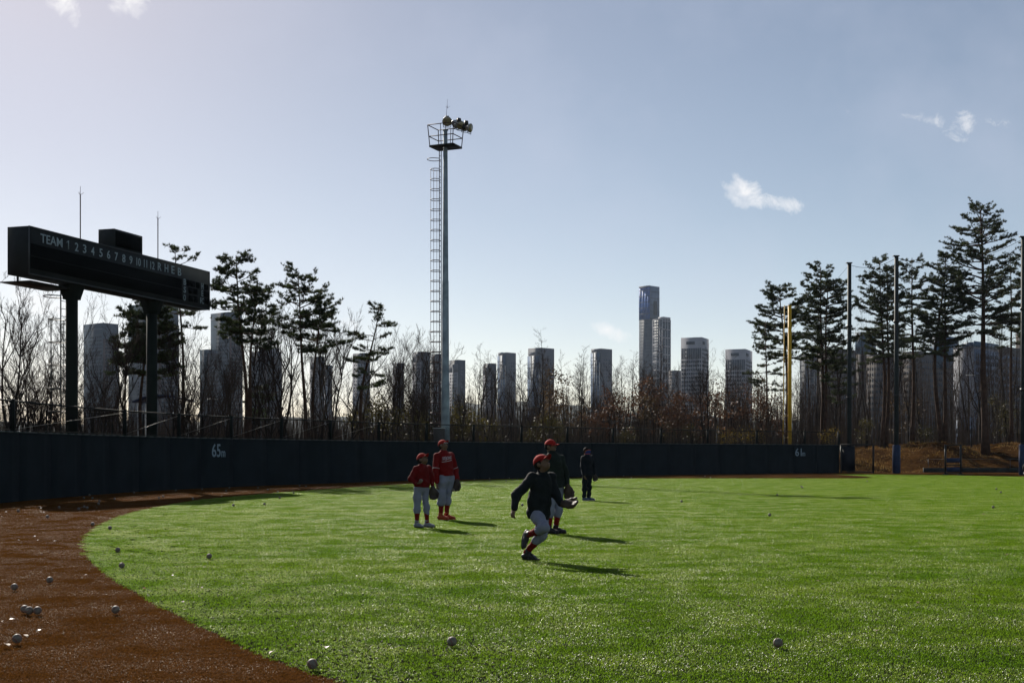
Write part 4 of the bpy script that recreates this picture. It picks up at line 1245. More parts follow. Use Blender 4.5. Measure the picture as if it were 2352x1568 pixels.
a = Tower('office_tower', 'white framed glass annex tower against the tallest tower', 'building', 1500, 1522, 1540, 733, 1690, 46, M['tglass'])
a.block('roof_house', M['frame'], 0.45, 1.0, 0.1, 1.0, a.H, a.z(727))
fh = 7.4
zs_ = np.arange(a.H, 90, -fh * 1.5)
a.lines('frame_lines', a.L, M['frame'], zs_, 0, 1, 1.2, 0.8); a.lines('frame_lines', a.Rr, M['frame'], zs_ - 2, 0, 1, 1.2, 0.8)
a.piers('piers', a.L, M['frame'], [0.02, 0.36, 0.72, 0.98], 80, a.H, 0.9, 0.7); a.piers('piers', a.Rr, M['frame'], [0.30, 0.62, 0.97], 80, a.H, 0.8, 0.7)
a.windows(a.L, 6, a.H - 2, 90, fh / 2, 0.72, 0.62, M['bglass'] if False else M['slate2'], 0.02, 0.98, 0.25, single_above=a.z(880), limit=180)
a.windows(a.Rr, 5, a.H - 2, 90, fh / 2, 0.72, 0.62, M['slate2'], 0.02, 0.98, 0.25, single_above=a.z(880), limit=120)

# grid-faced apartment towers
def grid_tower(label, xl, xm, xr, top, Y, alpha, cols, rcols, fh, louvre):
    t = Tower('apartment_tower', label, 'building', xl, xm, xr, top, Y, alpha, M['frame'])
    z1 = t.H - 9
    t.windows(t.L, cols, z1, 10, fh, 0.76, 0.70, M['tglass'], 0.02, 0.98, 0.12, single_above=t.z(905), limit=230)
    t.windows(t.Rr, rcols, z1, 10, fh, 0.70, 0.64, M['tglass'], 0.03, 0.97, 0.12, single_above=t.z(905), limit=60)
    for (u0, u1) in louvre:
        t.feature('louvre', M['slate2'], t.L, [(u0, u1, t.H - 6.0, t.H - 3.4)], 0.25)
    t.feature('tall_glazing', M['tglass'], t.L, [(0.02 + 0.96 / cols * (k + 0.12), 0.02 + 0.96 / cols * (k + 0.88), z1 - fh * 2.85, z1 - 0.4) for k in range(cols) if k not in (2,)], 0.25)
    t.block('roof_house', M['towgrey'], 0.45, 0.7, 0.3, 0.6, t.H, t.H + 0.7)
    t.feature('louvre', M['slate2'], t.Rr, [(0.1, 0.45, t.H - 6, t.H - 3.4)], 0.25)
    return t
t = grid_tower('white grid-faced apartment tower right of the tallest tower', 1564, 1612, 1628, 774, 1120, 24, 11, 7, 3.5, [(0.26, 0.66)])
t = Tower('apartment_tower', 'narrow brown apartment block wedged between annex tower and grid tower', 'building', 1536, 1552, 1566, 850, 1500, 40, M['taupe'])
t.windows(t.L, 3, t.H - 3, 20, 4.0, 0.6, 0.5, M['slate2'], 0.05, 0.95, 0.2); t.lines('louvre', t.L, M['slate2'], [t.H - 2], 0.2, 0.8, 1.6, 0.3)
t = grid_tower('pale grid-faced apartment tower left of the first right-hand pine', 1666, 1712, 1728, 801, 1150, 22, 11, 5, 3.5, [(0.28, 0.68)])
t = Tower('office_tower', 'glass grid tower seen just right of the yellow foul pole', 'building', 1838, 1872, 1890, 812, 1100, 30, M['tglass'])
t.lines('floor_lines', t.L, M['towgrey'], np.arange(20, t.H, 5.2), 0, 1, 0.8, 0.5); t.piers('piers', t.L, M['towgrey'], np.linspace(0.03, 0.97, 4), 10, t.H, 0.8, 0.6)

# long housing blocks behind the right-hand pines
def block_tower(label, xl, xm, xr, top, Y, alpha, wall, cols, rcols, fh=2.9, wm='tglass', base_z=-1.0, group=None):
    t = Tower('apartment_block', label, 'building', xl, xm, xr, top, Y, alpha, M[wall], base_z, group)
    if cols: t.windows(t.L, cols, t.H - 3, 6, fh, 0.6, 0.5, M[wm], 0.03, 0.97, 0.1)
    if rcols: t.windows(t.Rr, rcols, t.H - 3, 6, fh, 0.6, 0.5, M[wm], 0.04, 0.96, 0.1)
    t.lines('parapet', t.L, M['towgrey'], [t.H - 0.4], 0, 1, 0.8, 0.3)
    return t
block_tower('brown apartment block behind the second right-hand pine', 1876, 1930, 1966, 800, 720, 42, 'taupe', 8, 6)
t = block_tower('slim block with blue glass top behind the tall net poles', 1965, 1990, 2010, 762, 760, 42, 'taupe', 0, 0)
t.feature('blue_top', M['roofblue'], t.L, [(0, 1, t.H - 13, t.H - 0.5)], 0.5); t.feature('blue_top', M['roofblue'], t.Rr, [(0, 1, t.H - 13, t.H - 0.5)], 0.5)
block_tower('brown windowed block between the two nearer net poles', 1990, 2040, 2085, 812, 640, 42, 'taupe', 9, 8)
block_tower('grey brown windowed block right of the padded net pole', 2074, 2110, 2150, 806, 600, 42, 'taupe', 9, 8)
t = block_tower('block with blue glazed roof storeys behind the double-trunk pine', 2138, 2165, 2200, 770, 640, 42, 'taupe', 6, 6)
t.feature('blue_top', M['roofblue'], t.L, [(0, 1, t.H - 16, t.H)], 0.5); t.feature('blue_top', M['roofblue'], t.Rr, [(0, 1, t.H - 16, t.H)], 0.5)
t = block_tower('white-sided block with blue grid face left of the tallest pine', 2190, 2236, 2292, 795, 480, 44, 'towwhite', 0, 0)
t.feature('grid_face', M['cglass'], t.Rr, [(0.03, 1.0, 4, t.H - 1)], 0.3)
t.windows(t.Rr, 12, t.H - 2, 6, 2.7, 0.6, 0.55, M['slate2'], 0.05, 0.98, 0.42, single_above=t.z(975), limit=290)
t.feature('roof_blue_band', M['roofblue'], t.Rr, [(0.0, 1.0, t.H, t.H + 2.0)], 0.3)
t.block('roof_house', M['roofblue'], 0.3, 1.0, 0.1, 0.9, t.H, t.H + 1.8)
block_tower('grey windowed block right of the tallest pine trunk', 2276, 2312, 2348, 796, 520, 44, 'taupe', 8, 6, 2.8, 'cglass')
block_tower('dark brown tall block at the far right behind the slim net pole', 2333, 2352, 2400, 764, 560, 46, 'taupe', 5, 8)
block_tower('low pale school-like block low between the bank trees', 2195, 2215, 2240, 957, 400, 44, 'cglass', 6, 6, 2.8, 'slate2')

# ------------------------------------------------------------------ hills
def ridge(name, Yd, pts, depth, m, label):
    xs_ = np.linspace(-0.9, 0.9, 120) * Yd
    base_ = np.interp(xs_ / Yd * FPX + CX, [p[0] for p in pts], [p[1] for p in pts])
    hgt_ = (HORIZON - base_) / FPX * Yd + 6 * np.sin(xs_ / Yd * 60) + 4 * np.sin(xs_ / Yd * 131 + 1)
    v, rows = [], 6
    for r_ in range(rows):
        f = r_ / (rows - 1); k = math.sin(f * math.pi)
        for x, h in zip(xs_, hgt_):
            v.append((x, Yd + depth * (f - 0.5), -5 + max(h, 3) * k))
    n = len(xs_); ii = np.arange(rows * n).reshape(rows, n)
    f = np.stack([ii[:-1, :-1], ii[:-1, 1:], ii[1:, 1:], ii[1:, :-1]], -1).reshape(-1, 4)
    obj(name, np_mesh(name, v, [f], True), m, label=label, kind='structure')
ridge('hills', 3600, [(-2000, 970), (300, 965), (700, 950), (950, 935), (1060, 912), (1200, 918), (1330, 925), (1460, 940), (1700, 955), (2000, 960), (4000, 975)], 900, mat('wooded_hill', (0.06, 0.065, 0.05), 0.9, 0.1, 0.3, 0.01), 'low wooded hills on the horizon')

# ------------------------------------------------------------------ trees
M['pinebark'] = mat('pine_bark', (0.060, 0.034, 0.022), 0.9, 0.15, 0.4, 3.0, 0.5, 14)
M['needles'] = mat('pine_needles', (0.030, 0.045, 0.016), 0.6, 0.3, 0.35, 1.2, 0, 1, 0, (0.062, 0.082, 0.024), 0.22)
M['bark'] = mat('bare_tree_bark', (0.026, 0.019, 0.015), 0.9, 0.1, 0.35, 2.0, 0.3, 12)
M['twig'] = mat('twig_brown', (0.032, 0.021, 0.016), 0.9, 0.1, 0.25, 1.5)
M['redtwig'] = mat('wood_mass', (0.082, 0.058, 0.042), 0.9, 0.1, 0.45, 0.15)
M['oakleaf'] = mat('dry_oak_leaf', (0.055, 0.028, 0.016), 0.7, 0.3, 0.4, 2.0, 0, 1, 0, (0.125, 0.062, 0.034), 0.30)
M['darkleaf'] = mat('dry_dark_leaf', (0.06, 0.042, 0.022), 0.7, 0.3, 0.4, 2.0, 0, 1, 0, (0.11, 0.07, 0.035), 0.3)
M['yewleaf'] = mat('yellow_green_leaf', (0.035, 0.034, 0.009), 0.6, 0.3, 0.35, 1.5, 0, 1, 0, (0.085, 0.070, 0.013), 0.4)
M['forsythia'] = mat('forsythia_bloom', (0.17, 0.115, 0.012), 0.6, 0.3, 0.3, 2.0, 0, 1, 0, (0.26, 0.18, 0.02), 0.4)
M['drygrass'] = mat('dry_grass', (0.17, 0.11, 0.04), 0.8, 0.2, 0.3, 1.5, 0, 1, 0, (0.26, 0.165, 0.05), 0.4)

def unit(v):
    return v / np.maximum(np.linalg.norm(v, axis=-1, keepdims=True), 1e-9)

def tuft_tris(centres, axes, rg, k=11, L=0.17, w=0.0175, spread=1.0):
    """bunches of needles: k thin triangles round each axis"""
    n = len(centres)
    d = unit(axes[:, None, :] * 0.9 + rg.normal(0, 0.62 * spread, (n, k, 3)) + np.array([0, 0, 0.25]))
    ln = L * rg.uniform(0.7, 1.25, (n, k, 1))
    side = unit(np.cross(d, rg.normal(0, 1, (n, k, 3))))
    b = np.repeat(centres[:, None, :], k, 1) + d * ln * 0.08
    v = np.stack([b - side * w, b + side * w, b + d * ln], 2).reshape(-1, 3)
    return v, np.arange(len(v)).reshape(-1, 3)

def pine_meshes(seed, H, crown0, Rc, trunks=1, lean=0.0, density=1.0, r0=0.17, gap=0.45, top_open=0.0, tuftL=0.15):
    """crown0: height fraction where branches begin; Rc crown radius"""
    rg = np.random.default_rng(seed)
    trunk, limbs = MB(), MB()
    C, A = [], []
    for ti in range(trunks):
        az0 = rg.uniform(0, 2 * np.pi)
        m = 11
        zz = np.linspace(0, 1, m)
        off = (ti - (trunks - 1) / 2) * gap
        bend = rg.normal(0, 0.16, 2)
        x = off * (0.5 + 0.5 * zz) + lean * zz * H * 0.5 + bend[0] * np.sin(zz * np.pi * 1.3) + 0.06 * np.sin(zz * 9 + seed)
        y = bend[1] * np.sin(zz * np.pi * 1.5) + 0.05 * np.cos(zz * 8 + seed)
        h = H * (1.0 if ti == 0 else rg.uniform(0.86, 0.97))
        pts = np.stack([x, y, zz * h], 1)
        rad = r0 * (1 - 0.86 * zz ** 0.9) * (1.25 - 0.25 * np.minimum(zz * 12, 1))
        trunk.loft(pts, rad, 9)
        nb = int(44 * density)
        for i in range(nb):
            lay = max(5, int((1 - crown0) * h / 0.62)); gl_ = (i + rg.uniform(0, 1)) / nb; f = crown0 + (1 - crown0) * (0.82 * (np.floor(gl_ * lay) + 0.5 + rg.normal(0, 0.13)) / lay + 0.18 * gl_); f = min(f, 0.995)
            p = np.array([np.interp(f, zz, pts[:, 0]), np.interp(f, zz, pts[:, 1]), f * h])
            g = (f - crown0) / (1 - crown0)
            prof = (math.sin(min(1.0, g * 1.5 + 0.34) * math.pi * 0.5) * max(0.0, 1 - g) ** 0.38 + 0.09)
            if rg.uniform() < 0.16 and g < 0.6: prof *= 0.5
            L = 1.12 * Rc * prof * rg.uniform(0.68, 1.22) * (0.88 if trunks > 1 else 1)
            az = az0 + i * 2.4 + rg.normal(0, 0.4)
            rise = 0.10 + 0.42 * g ** 1.5 + rg.normal(0, 0.09)
            d = np.array([math.cos(az), math.sin(az), rise]); d /= np.linalg.norm(d)
            k = 7
            bp_ = [p]
            dd = d.copy()
            for s_ in range(k):
                dd = unit(dd + rg.normal(0, 0.13, 3) + np.array([0, 0, -0.03 if s_ < 3 else 0.10]))
                bp_.append(bp_[-1] + dd * L / k)
            bp_ = np.array(bp_)
            br = max(0.012, 0.030 * L / 1.5) * np.linspace(1, 0.25, k + 1)
            limbs.loft(bp_, br, 5, False)
            # side shoots carrying needle bunches, flattened into pads
            ns = max(5, int(8.5 * L / 1.0))
            for s_ in range(ns):
                t = rg.uniform(0.30, 1.0) if s_ else 1.0
                q = np.array([np.interp(t * k, np.arange(k + 1), bp_[:, c_]) for c_ in range(3)])
                sl = rg.uniform(0.22, 0.62) * (0.55 + 0.45 * (1 - t)) * min(1.25, 0.55 + L / 3)
                sd = unit(np.array([math.cos(az), math.sin(az), 0]) * rg.uniform(0.1, 1.0) + np.array([-math.sin(az), math.cos(az), 0]) * rg.normal(0, 0.85) + np.array([0, 0, rg.uniform(0.0, 0.28)]))
                e = q + sd * sl
                limbs.tubes([q], [e], 0.011, 0.006, 3)
                nt_ = max(4, int(sl / 0.068))
                for u in np.linspace(0.30, 1.0, nt_):
                    C.append(q + sd * sl * u + rg.normal(0, 0.05, 3) * np.array([1, 1, 0.5])); A.append(unit(sd * 0.55 + np.array([0, 0, 0.75])))
    C, A = np.array(C), np.array(A)
    if top_open > 0:
        g = C[:, 2] / H
        keep = rg.uniform(0, 1, len(C)) > top_open * np.clip((g - 0.6) / 0.4, 0, 1)
        C, A = C[keep], A[keep]
    v, f = tuft_tris(C, A, rg, L=tuftL)
    return trunk, limbs, v, f

def pine(label, x, top, Yd, crown_y, Rc, seed, trunks=1, lean=0.0, density=1.0, r0=0.17, rz=0.0, gap=0.5, top_open=0.0, tuftL=0.15):
    b = P(x, 1041, Yd); b.z = float(terrain(b.x, b.y)) - 0.05
    H = P(x, top, Yd).z - b.z
    c0 = (P(x, crown_y, Yd).z - b.z) / H
    tr, lb, v, f = pine_meshes(seed, H, c0, Rc, trunks, lean, density, r0, gap, top_open, tuftL)
    root = thing('pine_tree', label, 'tree', b, rz)
    tk = tr.build('trunk', M['pinebark'], root, True)
    lb.build('limbs', M['pinebark'], root, True)
    obj('crown', np_mesh('crown', v, [f]), M['needles'], root)
    return root
pine('pine with twin trunks standing right of the scoreboard', 566, 588, 63, 760, 1.6, 11, 2, 0.0, 0.9, 0.14, 0.2, 0.75)
pine('broad pine with two slim trunks right of the twin-trunk pine', 708, 632, 66, 770, 1.65, 12, 2, 0.0, 0.82, 0.14, 0.4, 0.95, 0.25)
pine('small leaning pine with ragged crown left of the floodlight mast', 846, 703, 70, 905, 1.35, 13, 1, 0.04, 0.6, 0.14, 0.7)
pine('dense dark pine behind the right scoreboard pillar', 342, 680, 62, 850, 1.65, 14, 2, 0.0, 1.15, 0.13, 0.1, 0.5)
pine('thin pine with sparse crown rising behind the right end of the scoreboard', 416, 566, 67, 770, 1.45, 15, 1, -0.02, 0.50, 0.12, 0.5, 0.5, 0.3)
pine('young thin pine left of the right scoreboard pillar', 285, 770, 60, 870, 0.75, 16, 1, 0, 0.5, 0.09, 1.0)
pine('dark pine behind the top of the yellow foul pole', 1800, 662, 104, 828, 2.35, 21, 1, 0.0, 1.5, 0.20, 0.3, 0.5, 0, 0.17)
pine('slim leaning pine with open crown left of the yellow foul pole', 1758, 735, 100, 905, 1.6, 22, 1, 0.05, 0.62, 0.13, 0.9, 0.5, 0.2)
pine('bushy pine between the foul pole and the first net pole', 1893, 612, 106, 848, 2.85, 23, 2, 0.0, 1.4, 0.19, 0.0, 0.55, 0, 0.17)
pine('wide two-stemmed pine left of the padded net pole', 2032, 598, 110, 832, 2.75, 24, 2, 0.0, 1.3, 0.19, 0.3, 0.7, 0, 0.17)
pine('narrow straight pine just right of the padded net pole', 2096, 592, 112, 830, 2.1, 25, 1, 0.0, 1.1, 0.20, 0.6, 0.5, 0.2, 0.17)
pine('pine with a double trunk and dense crown left of the tallest pine', 2166, 592, 108, 800, 2.9, 26, 2, 0.0, 1.35, 0.22, 0.1, 0.42, 0, 0.17)
pine('tallest pine with thick leaning trunk and open top on the bank', 2262, 484, 106, 772, 3.6, 27, 1, -0.035, 2.1, 0.33, 0.2, 0.5, 0.35, 0.17)
pine('slender pine on the bank right of the tallest pine', 2322, 590, 114, 800, 1.9, 28, 1, 0.0, 0.8, 0.17, 0.8, 0.5, 0.2, 0.17)
pine('pine half cut off behind the slim net pole', 2366, 560, 108, 800, 2.3, 29, 1, 0.0, 1.0, 0.2, 0.3, 0.5, 0, 0.17)
pine('short dark pine low behind the bushy pine', 1925, 800, 118, 930, 2.0, 30, 1, 0.0, 0.8, 0.14, 0.3, 0.5, 0, 0.17)
pine('low young pine between bare trunks behind the twin-trunk pine', 590, 890, 70, 975, 0.9, 31, 1, 0.0, 0.5, 0.08, 0.3)

# ---- bare trees: a few grown shapes, copied
def grow(seed, H, style):
    rg = np.random.default_rng(seed)
    thick, thin = [], []
    def limb(p, d, L, r, depth):
        k = max(3, int(L / 0.45))
        pts = [np.array(p)]; dd = np.array(d, float)
        for i in range(k):
            dd = unit(dd + rg.normal(0, (0.10 if style != 'spire' else 0.022) if depth == 0 else 0.16, 3) + np.array([0, 0, 0.10 if style != 'spire' else 0.06]))
            pts.append(pts[-1] + dd * L / k)
        rad = r * np.linspace(1, 0.30 if depth else (0.04 if style == 'spire' else 0.16), k + 1)
        (thick if depth < 2 and r > 0.02 else thin).append((np.array(pts), rad))
        if depth >= 4 or L < 0.26:
            return
        if style == 'spire' and depth == 0:
            nch = int(H * 5.2)
            for i in range(nch):
                t = 0.20 + 0.80 * (i + rg.uniform()) / nch
                q = np.array([np.interp(t * k, np.arange(k + 1), np.array(pts)[:, c_]) for c_ in range(3)])
                az = rg.uniform(0, 2 * np.pi)
                l2 = (1.15 - 0.90 * t) * rg.uniform(0.6, 1.25) * H * 0.12 + 0.16
                limb(q, (math.cos(az), math.sin(az), rg.uniform(0.45, 1.1)), l2, max(0.006, 0.013 * (1.2 - t)), 2)
            return
        nch = {0: 5, 1: 4, 2: 3, 3: 2}[depth] + int(rg.integers(0, 3))
        if style == 'spire': nch = 3
        for i in range(nch):
            t = rg.uniform(0.30 if depth == 0 else 0.2, 1.0)
            q = np.array([np.interp(t * k, np.arange(k + 1), np.array(pts)[:, c_]) for c_ in range(3)])
            base_d = pts[-1] - pts[0]; base_d = base_d / np.linalg.norm(base_d)
            out = unit(np.cross(base_d, rg.normal(0, 1, 3)))
            ang = rg.uniform(0.35, 0.85)
            nd = base_d * math.cos(ang) + out * math.sin(ang) + np.array([0, 0, 0.25])
            limb(q, nd, L * rg.uniform(0.38, 0.66) * (1.1 - 0.4 * t), r * (0.55 - 0.2 * t) , depth + 1)
    if style == 'spire':
        limb((0, 0, 0), (rg.normal(0, .03), rg.normal(0, .03), 1), H, 0.0075 * H + 0.010, 0)
    elif style == 'vase':
        n = int(rg.integers(3, 5))
        for i in range(n):
            a = i * 2 * np.pi / n + rg.uniform(-.5, .5); sp = rg.uniform(0.10, 0.30)
            limb((0.12 * math.cos(a), 0.12 * math.sin(a), 0), (sp * math.cos(a), sp * math.sin(a), 1), H * rg.uniform(0.72, 1.0) * 0.93, 0.0085 * H, 0)
    elif style == 'fork':
        h1 = H * rg.uniform(0.28, 0.42)
        pts = np.array([(0, 0, 0), (0.05, 0, h1 * .5), (0.02, 0.03, h1)])
        thick.append((pts, np.array([0.016 * H, 0.013 * H, 0.012 * H])))
        for sg in (-1, 1):
            limb(pts[-1], (sg * rg.uniform(0.22, 0.42), rg.normal(0, 0.2), 1), H - h1, 0.0095 * H, 0)
    else:   # single crowned tree
        limb((0, 0, 0), (rg.normal(0, .05), rg.normal(0, .05), 1), H * 0.97, 0.0125 * H, 0)
    a, b = MB(), MB()
    for pts, rad in thick:
        a.loft(pts, rad, 6, False)
    for pts, rad in thin:
        b.tubes(pts[:-1], pts[1:], np.maximum(rad[:-1], 0.0055), np.maximum(rad[1:], 0.0045), 3)
    top = max(p[0][:, 2].max() for p in thick + thin)
    return a.mesh('trunk', True), b.mesh('branches'), top
KINDS = {}
for st_, hs in (('vase', (8.5, 7.5, 9.0)), ('single', (9.0, 8.0)), ('fork', (8.0, 9.0)), ('spire', (10.0, 9.0, 11.0, 8.0))):
    KINDS[st_] = []
    for i, h in enumerate(hs):
        a, b, top = grow(100 + i * 7 + len(st_) * 31, h, st_)
        a.materials.append(M['bark']); b.materials.append(M['twig'])
        KINDS[st_].append((a, b, top))
TREE_LABELS = {'vase': 'many-stemmed bare tree', 'single': 'single-trunk bare tree with fine twigs', 'fork': 'bare tree forking low', 'spire': 'slender straight bare tree'}
PLACES = [(80, 'left of the left scoreboard pillar'), (190, 'by the left scoreboard pillar'), (290, 'between the scoreboard pillars'), (440, 'around the right scoreboard pillar'), (540, 'between scoreboard and twin-trunk pine'), (640, 'beside the twin-trunk pine'), (760, 'beside the broad two-trunk pine'), (860, 'beside the small leaning pine'), (960, 'between leaning pine and floodlight mast'), (1060, 'around the floodlight mast'), (1140, 'just right of the floodlight mast'), (1210, 'before the first blue glass tower'), (1300, 'before the broad blue-grey tower'), (1350, 'between the two blue-grey towers'), (1420, 'before the lone blue glass tower'), (1550, 'before the tallest tower'), (1650, 'before the white grid tower'), (1740, 'before the pale grid tower'), (1840, 'around the yellow foul pole'), (1920, 'left of the first net pole'), (2000, 'between the first net pole and gate'), (2100, 'around the blue-padded net pole'), (2190, 'by the double-trunk pine on the bank'), (2290, 'by the tallest pine on the bank'), (9999, 'behind the slim net pole')]
def place(x):
    return next(t for lim, t in PLACES if x < lim)
rgT = np.random.default_rng(77)
def bare(style, x, top, Yd, label=None, wide=1.0):
    kind = KINDS[style][int(rgT.integers(len(KINDS[style])))]
    b = P(x, 1041, Yd); b.z = float(terrain(b.x, b.y)) - 0.05
    H = P(x, top, Yd).z - b.z
    lab = ('tall ' if H > 9.5 else 'low ' if H < 6.5 else '') + TREE_LABELS[style] + ' ' + place(x); grp = lab
    root = thing('bare_tree', label or lab, 'tree', b, rgT.uniform(0, 2 * math.pi), None if label else grp)
    k = H / kind[2]
    root.scale = (k * wide, k * wide, k)
    obj('trunk', kind[0], None, root); obj('branches', kind[1], None, root)
    return root
# placed by eye
for (st_, x, top, Yd) in [('fork', 18, 600, 56), ('vase', 50, 640, 58), ('vase', 92, 738, 60), ('single', 122, 742, 62), ('single', 6, 700, 60), ('vase', 140, 660, 63), ('vase', 205, 700, 60), ('single', 222, 752, 58), ('vase', 252, 765, 62), ('fork', 290, 686, 58), ('vase', 402, 720, 60), ('vase', 428, 700, 64), ('single', 452, 760, 60), ('vase', 505, 742, 66), ('fork', 520, 760, 60),
                         ('vase', 604, 672, 68), ('vase', 628, 690, 66), ('fork', 652, 660, 70), ('single', 672, 720, 70), ('vase', 745, 690, 72), ('fork', 760, 712, 68), ('single', 800, 742, 72), ('spire', 822, 700, 74), ('vase', 882, 745, 74), ('fork', 905, 760, 75), ('vase', 948, 748, 76), ('single', 962, 752, 74), ('vase', 985, 760, 78), ('vase', 1004, 780, 80),
                         ('spire', 1090, 786, 86), ('fork', 1118, 800, 82), ('fork', 1160, 850, 84), ('spire', 1128, 810, 92), ('spire', 1247, 752, 88), ('spire', 1226, 800, 94), ('spire', 1306, 800, 95), ('spire', 1330, 790, 92), ('spire', 1350, 806, 98), ('single', 1405, 812, 94), ('spire', 1438, 822, 96), ('single', 1458, 815, 98), ('spire', 1494, 836, 100), ('spire', 1506, 742, 96), ('spire', 1530, 800, 100), ('spire', 1612, 778, 98), ('fork', 1622, 800, 96), ('spire', 1634, 850, 104), ('spire', 1580, 838, 106), ('spire', 1662, 850, 104), ('spire', 1690, 815, 102), ('spire', 1715, 850, 108)]:
    bare(st_, x, top, Yd)
# random filling of the wood
for i in range(20):
    x = rgT.uniform(-40, 1080); Yd = rgT.uniform(64, 105)
    wy = wall_at(wall_s(x))[0][1]
    Yd = max(Yd, wy + 6)
    bare(['vase', 'single', 'fork', 'spire'][int(rgT.choice(4, p=[.38, .3, .14, .18]))], x, rgT.uniform(800, 920), Yd)
for i in range(85):
    x = rgT.uniform(1060, 1860); Yd = rgT.uniform(100, 128)
    bare(['spire', 'single', 'vase'][int(rgT.choice(3, p=[.72, .14, .14]))], x, rgT.uniform(800, 930), Yd)
for i in range(48):
    x = rgT.uniform(1860, 2420); Yd = rgT.uniform(112, 150)
    bare(['spire', 'single'][int(rgT.choice(2, p=[.85, .15]))], x, rgT.uniform(690, 860), Yd)

# dense wood behind: thousands of stems nobody could count
def wood_mass(name, n, x0, x1, Y0, Y1, top0, top1, seed, label, r=(0.02, 0.055), twigs=5):
    rg = np.random.default_rng(seed)
    x = rg.uniform(x0, x1, n); Y = rg.uniform(Y0, Y1, n)
    X = (x - CX) / FPX * Y
    okk = np.ones(n, bool)
    wy = np.interp(x, wall_line[:, 0] / wall_line[:, 1] * FPX + CX, wall_line[:, 1])
    okk = (Y > wy + 4) & ~((X > 20) & (Y < 114))
    x, Y, X = x[okk], Y[okk], X[okk]; n = len(x)
    z0 = terrain(X, Y) - 0.1
    h = CAM_H + (HORIZON - rg.uniform(top0, top1, n)) / FPX * Y
    b = np.stack([X, Y, z0], 1)
    lean = rg.normal(0, 0.035, (n, 2)) * h[:, None]
    mid = b + np.stack([lean[:, 0] * .35, lean[:, 1] * .35, (h - z0) * .5], 1)
    tp = np.stack([X + lean[:, 0], Y + lean[:, 1], h], 1)
    rr = rg.uniform(*r, n)
    mb = MB(); mb.tubes(b, mid, rr, rr * .7, 3); mb.tubes(mid, tp, rr * .7, rr * .12 + 0.003, 3)
    for k in range(twigs):
        t = rg.uniform(0.25, 0.98, (n, 1)); q = b + (tp - b) * t
        a = rg.uniform(0, 2 * np.pi, n); l = rg.uniform(0.3, 1.1, n) * (1.15 - t[:, 0])
        e = q + np.stack([np.cos(a) * l * .75, np.sin(a) * l * .75, l * rg.uniform(.3, 1.0, n)], 1)
        mb.tubes(q, e, rr * 0.22 + 0.003, 0.004, 3)
    mb.build(name, M['redtwig'], None, label=label, kind='stuff')
wood_mass('thicket', 800, -60, 1120, 64, 110, 915, 990, 3, 'dense leafless thicket of thin stems behind the left fence')
wood_mass('thicket', 1900, 1040, 1960, 96, 150, 885, 985, 4, 'dense brown wood of thin straight stems behind the right of the wall')
wood_mass('thicket', 620, 1850, 2460, 122, 190, 800, 990, 6, 'dense wood of grey stems behind the pines on the bank', (0.03, 0.085))
wood_mass('undergrowth', 6500, -60, 2460, 68, 150, 935, 1008, 8, 'low tangled undergrowth along the foot of the wood', (0.02, 0.055), 5)

# shrubs and small trees that kept their leaves
def leafy(name, label, x, top, bottom, Yd, Rw, m, n, seed, leaf=0.09, group=None, stems=6, flat=0.5, cluster=26):
    rg = np.random.default_rng(seed)
    b = P(x, 1041, Yd); b.z = float(terrain(b.x, b.y)) - 0.05
    zt = P(x, top, Yd).z - b.z; zb_ = max(0.15, P(x, bottom, Yd).z - b.z)
    root = thing(name, label, 'shrub' if name == 'shrub' else 'tree', b, 0, group)
    mb = MB(); tips = []
    for i in range(stems):
        a = rg.uniform(0, 2 * np.pi); sp = rg.uniform(0.1, 1.0) * Rw
        p0 = np.array([0.1 * math.cos(a), 0.1 * math.sin(a), 0]); p1 = np.array([sp * math.cos(a) * .5, sp * math.sin(a) * .5, zt * .55]); p2 = np.array([sp * math.cos(a), sp * math.sin(a), zt * rg.uniform(.8, 1)])
        mb.loft([p0, p1, p2], [0.035, 0.022, 0.008], 5, False)
        for k in range(7):
            t = rg.uniform(0.3, 1); q = p1 + (p2 - p1) * t
            e = q + rg.normal(0, 0.35, 3) * np.array([1, 1, .8]) * Rw * 0.6
            mb.tubes([q], [e], 0.010, 0.004, 3); tips.append(e)
        tips.append(p2)
    mb.build('stems', M['bark'], root)
    cl = []
    for k in range(cluster):
        if k < len(tips) and rg.uniform() < 0.6:
            cl.append(tips[k])
        else:
            a = rg.uniform(0, 2 * np.pi); r_ = Rw * math.sqrt(rg.uniform()); cl.append(np.array([r_ * math.cos(a), r_ * math.sin(a), zb_ + (zt - zb_) * rg.uniform(0, 1) ** .9 * (1 - .3 * r_ / Rw)]))
    cl = np.array(cl)
    c = cl[rg.integers(0, len(cl), n)] + rg.normal(0, 0.24, (n, 3)) * np.array([1, 1, .8])
    c[:, 2] = np.maximum(c[:, 2], 0.1)
    u = unit(rg.normal(0, 1, (n, 3))); w = unit(np.cross(u, rg.normal(0, 1, (n, 3))))
    s1 = leaf * rg.uniform(.6, 1.3, (n, 1)); s2 = s1 * flat
    v = np.stack([c - u * s1, c - w * s2, c + u * s1, c + w * s2], 1).reshape(-1, 3)
    obj('foliage', np_mesh('foliage', v, [np.arange(n * 4).reshape(-1, 4)]), m, root)
    return root
k_ = 0
OAK = [(1420, 885, 985, 92, 1.3), (1472, 872, 1000, 93, 1.5), (1500, 862, 1000, 94, 1.6), (1535, 880, 1000, 96, 1.4), (1590, 900, 1000, 97, 1.5), (1640, 905, 1000, 98, 1.4), (1700, 890, 1000, 99, 1.6), (1745, 880, 990, 100, 1.3), (1655, 880, 990, 104, 1.6), (1560, 920, 1005, 94, 1.2), (1770, 930, 1005, 100, 1.3), (1380, 935, 1005, 92, 1.1)]
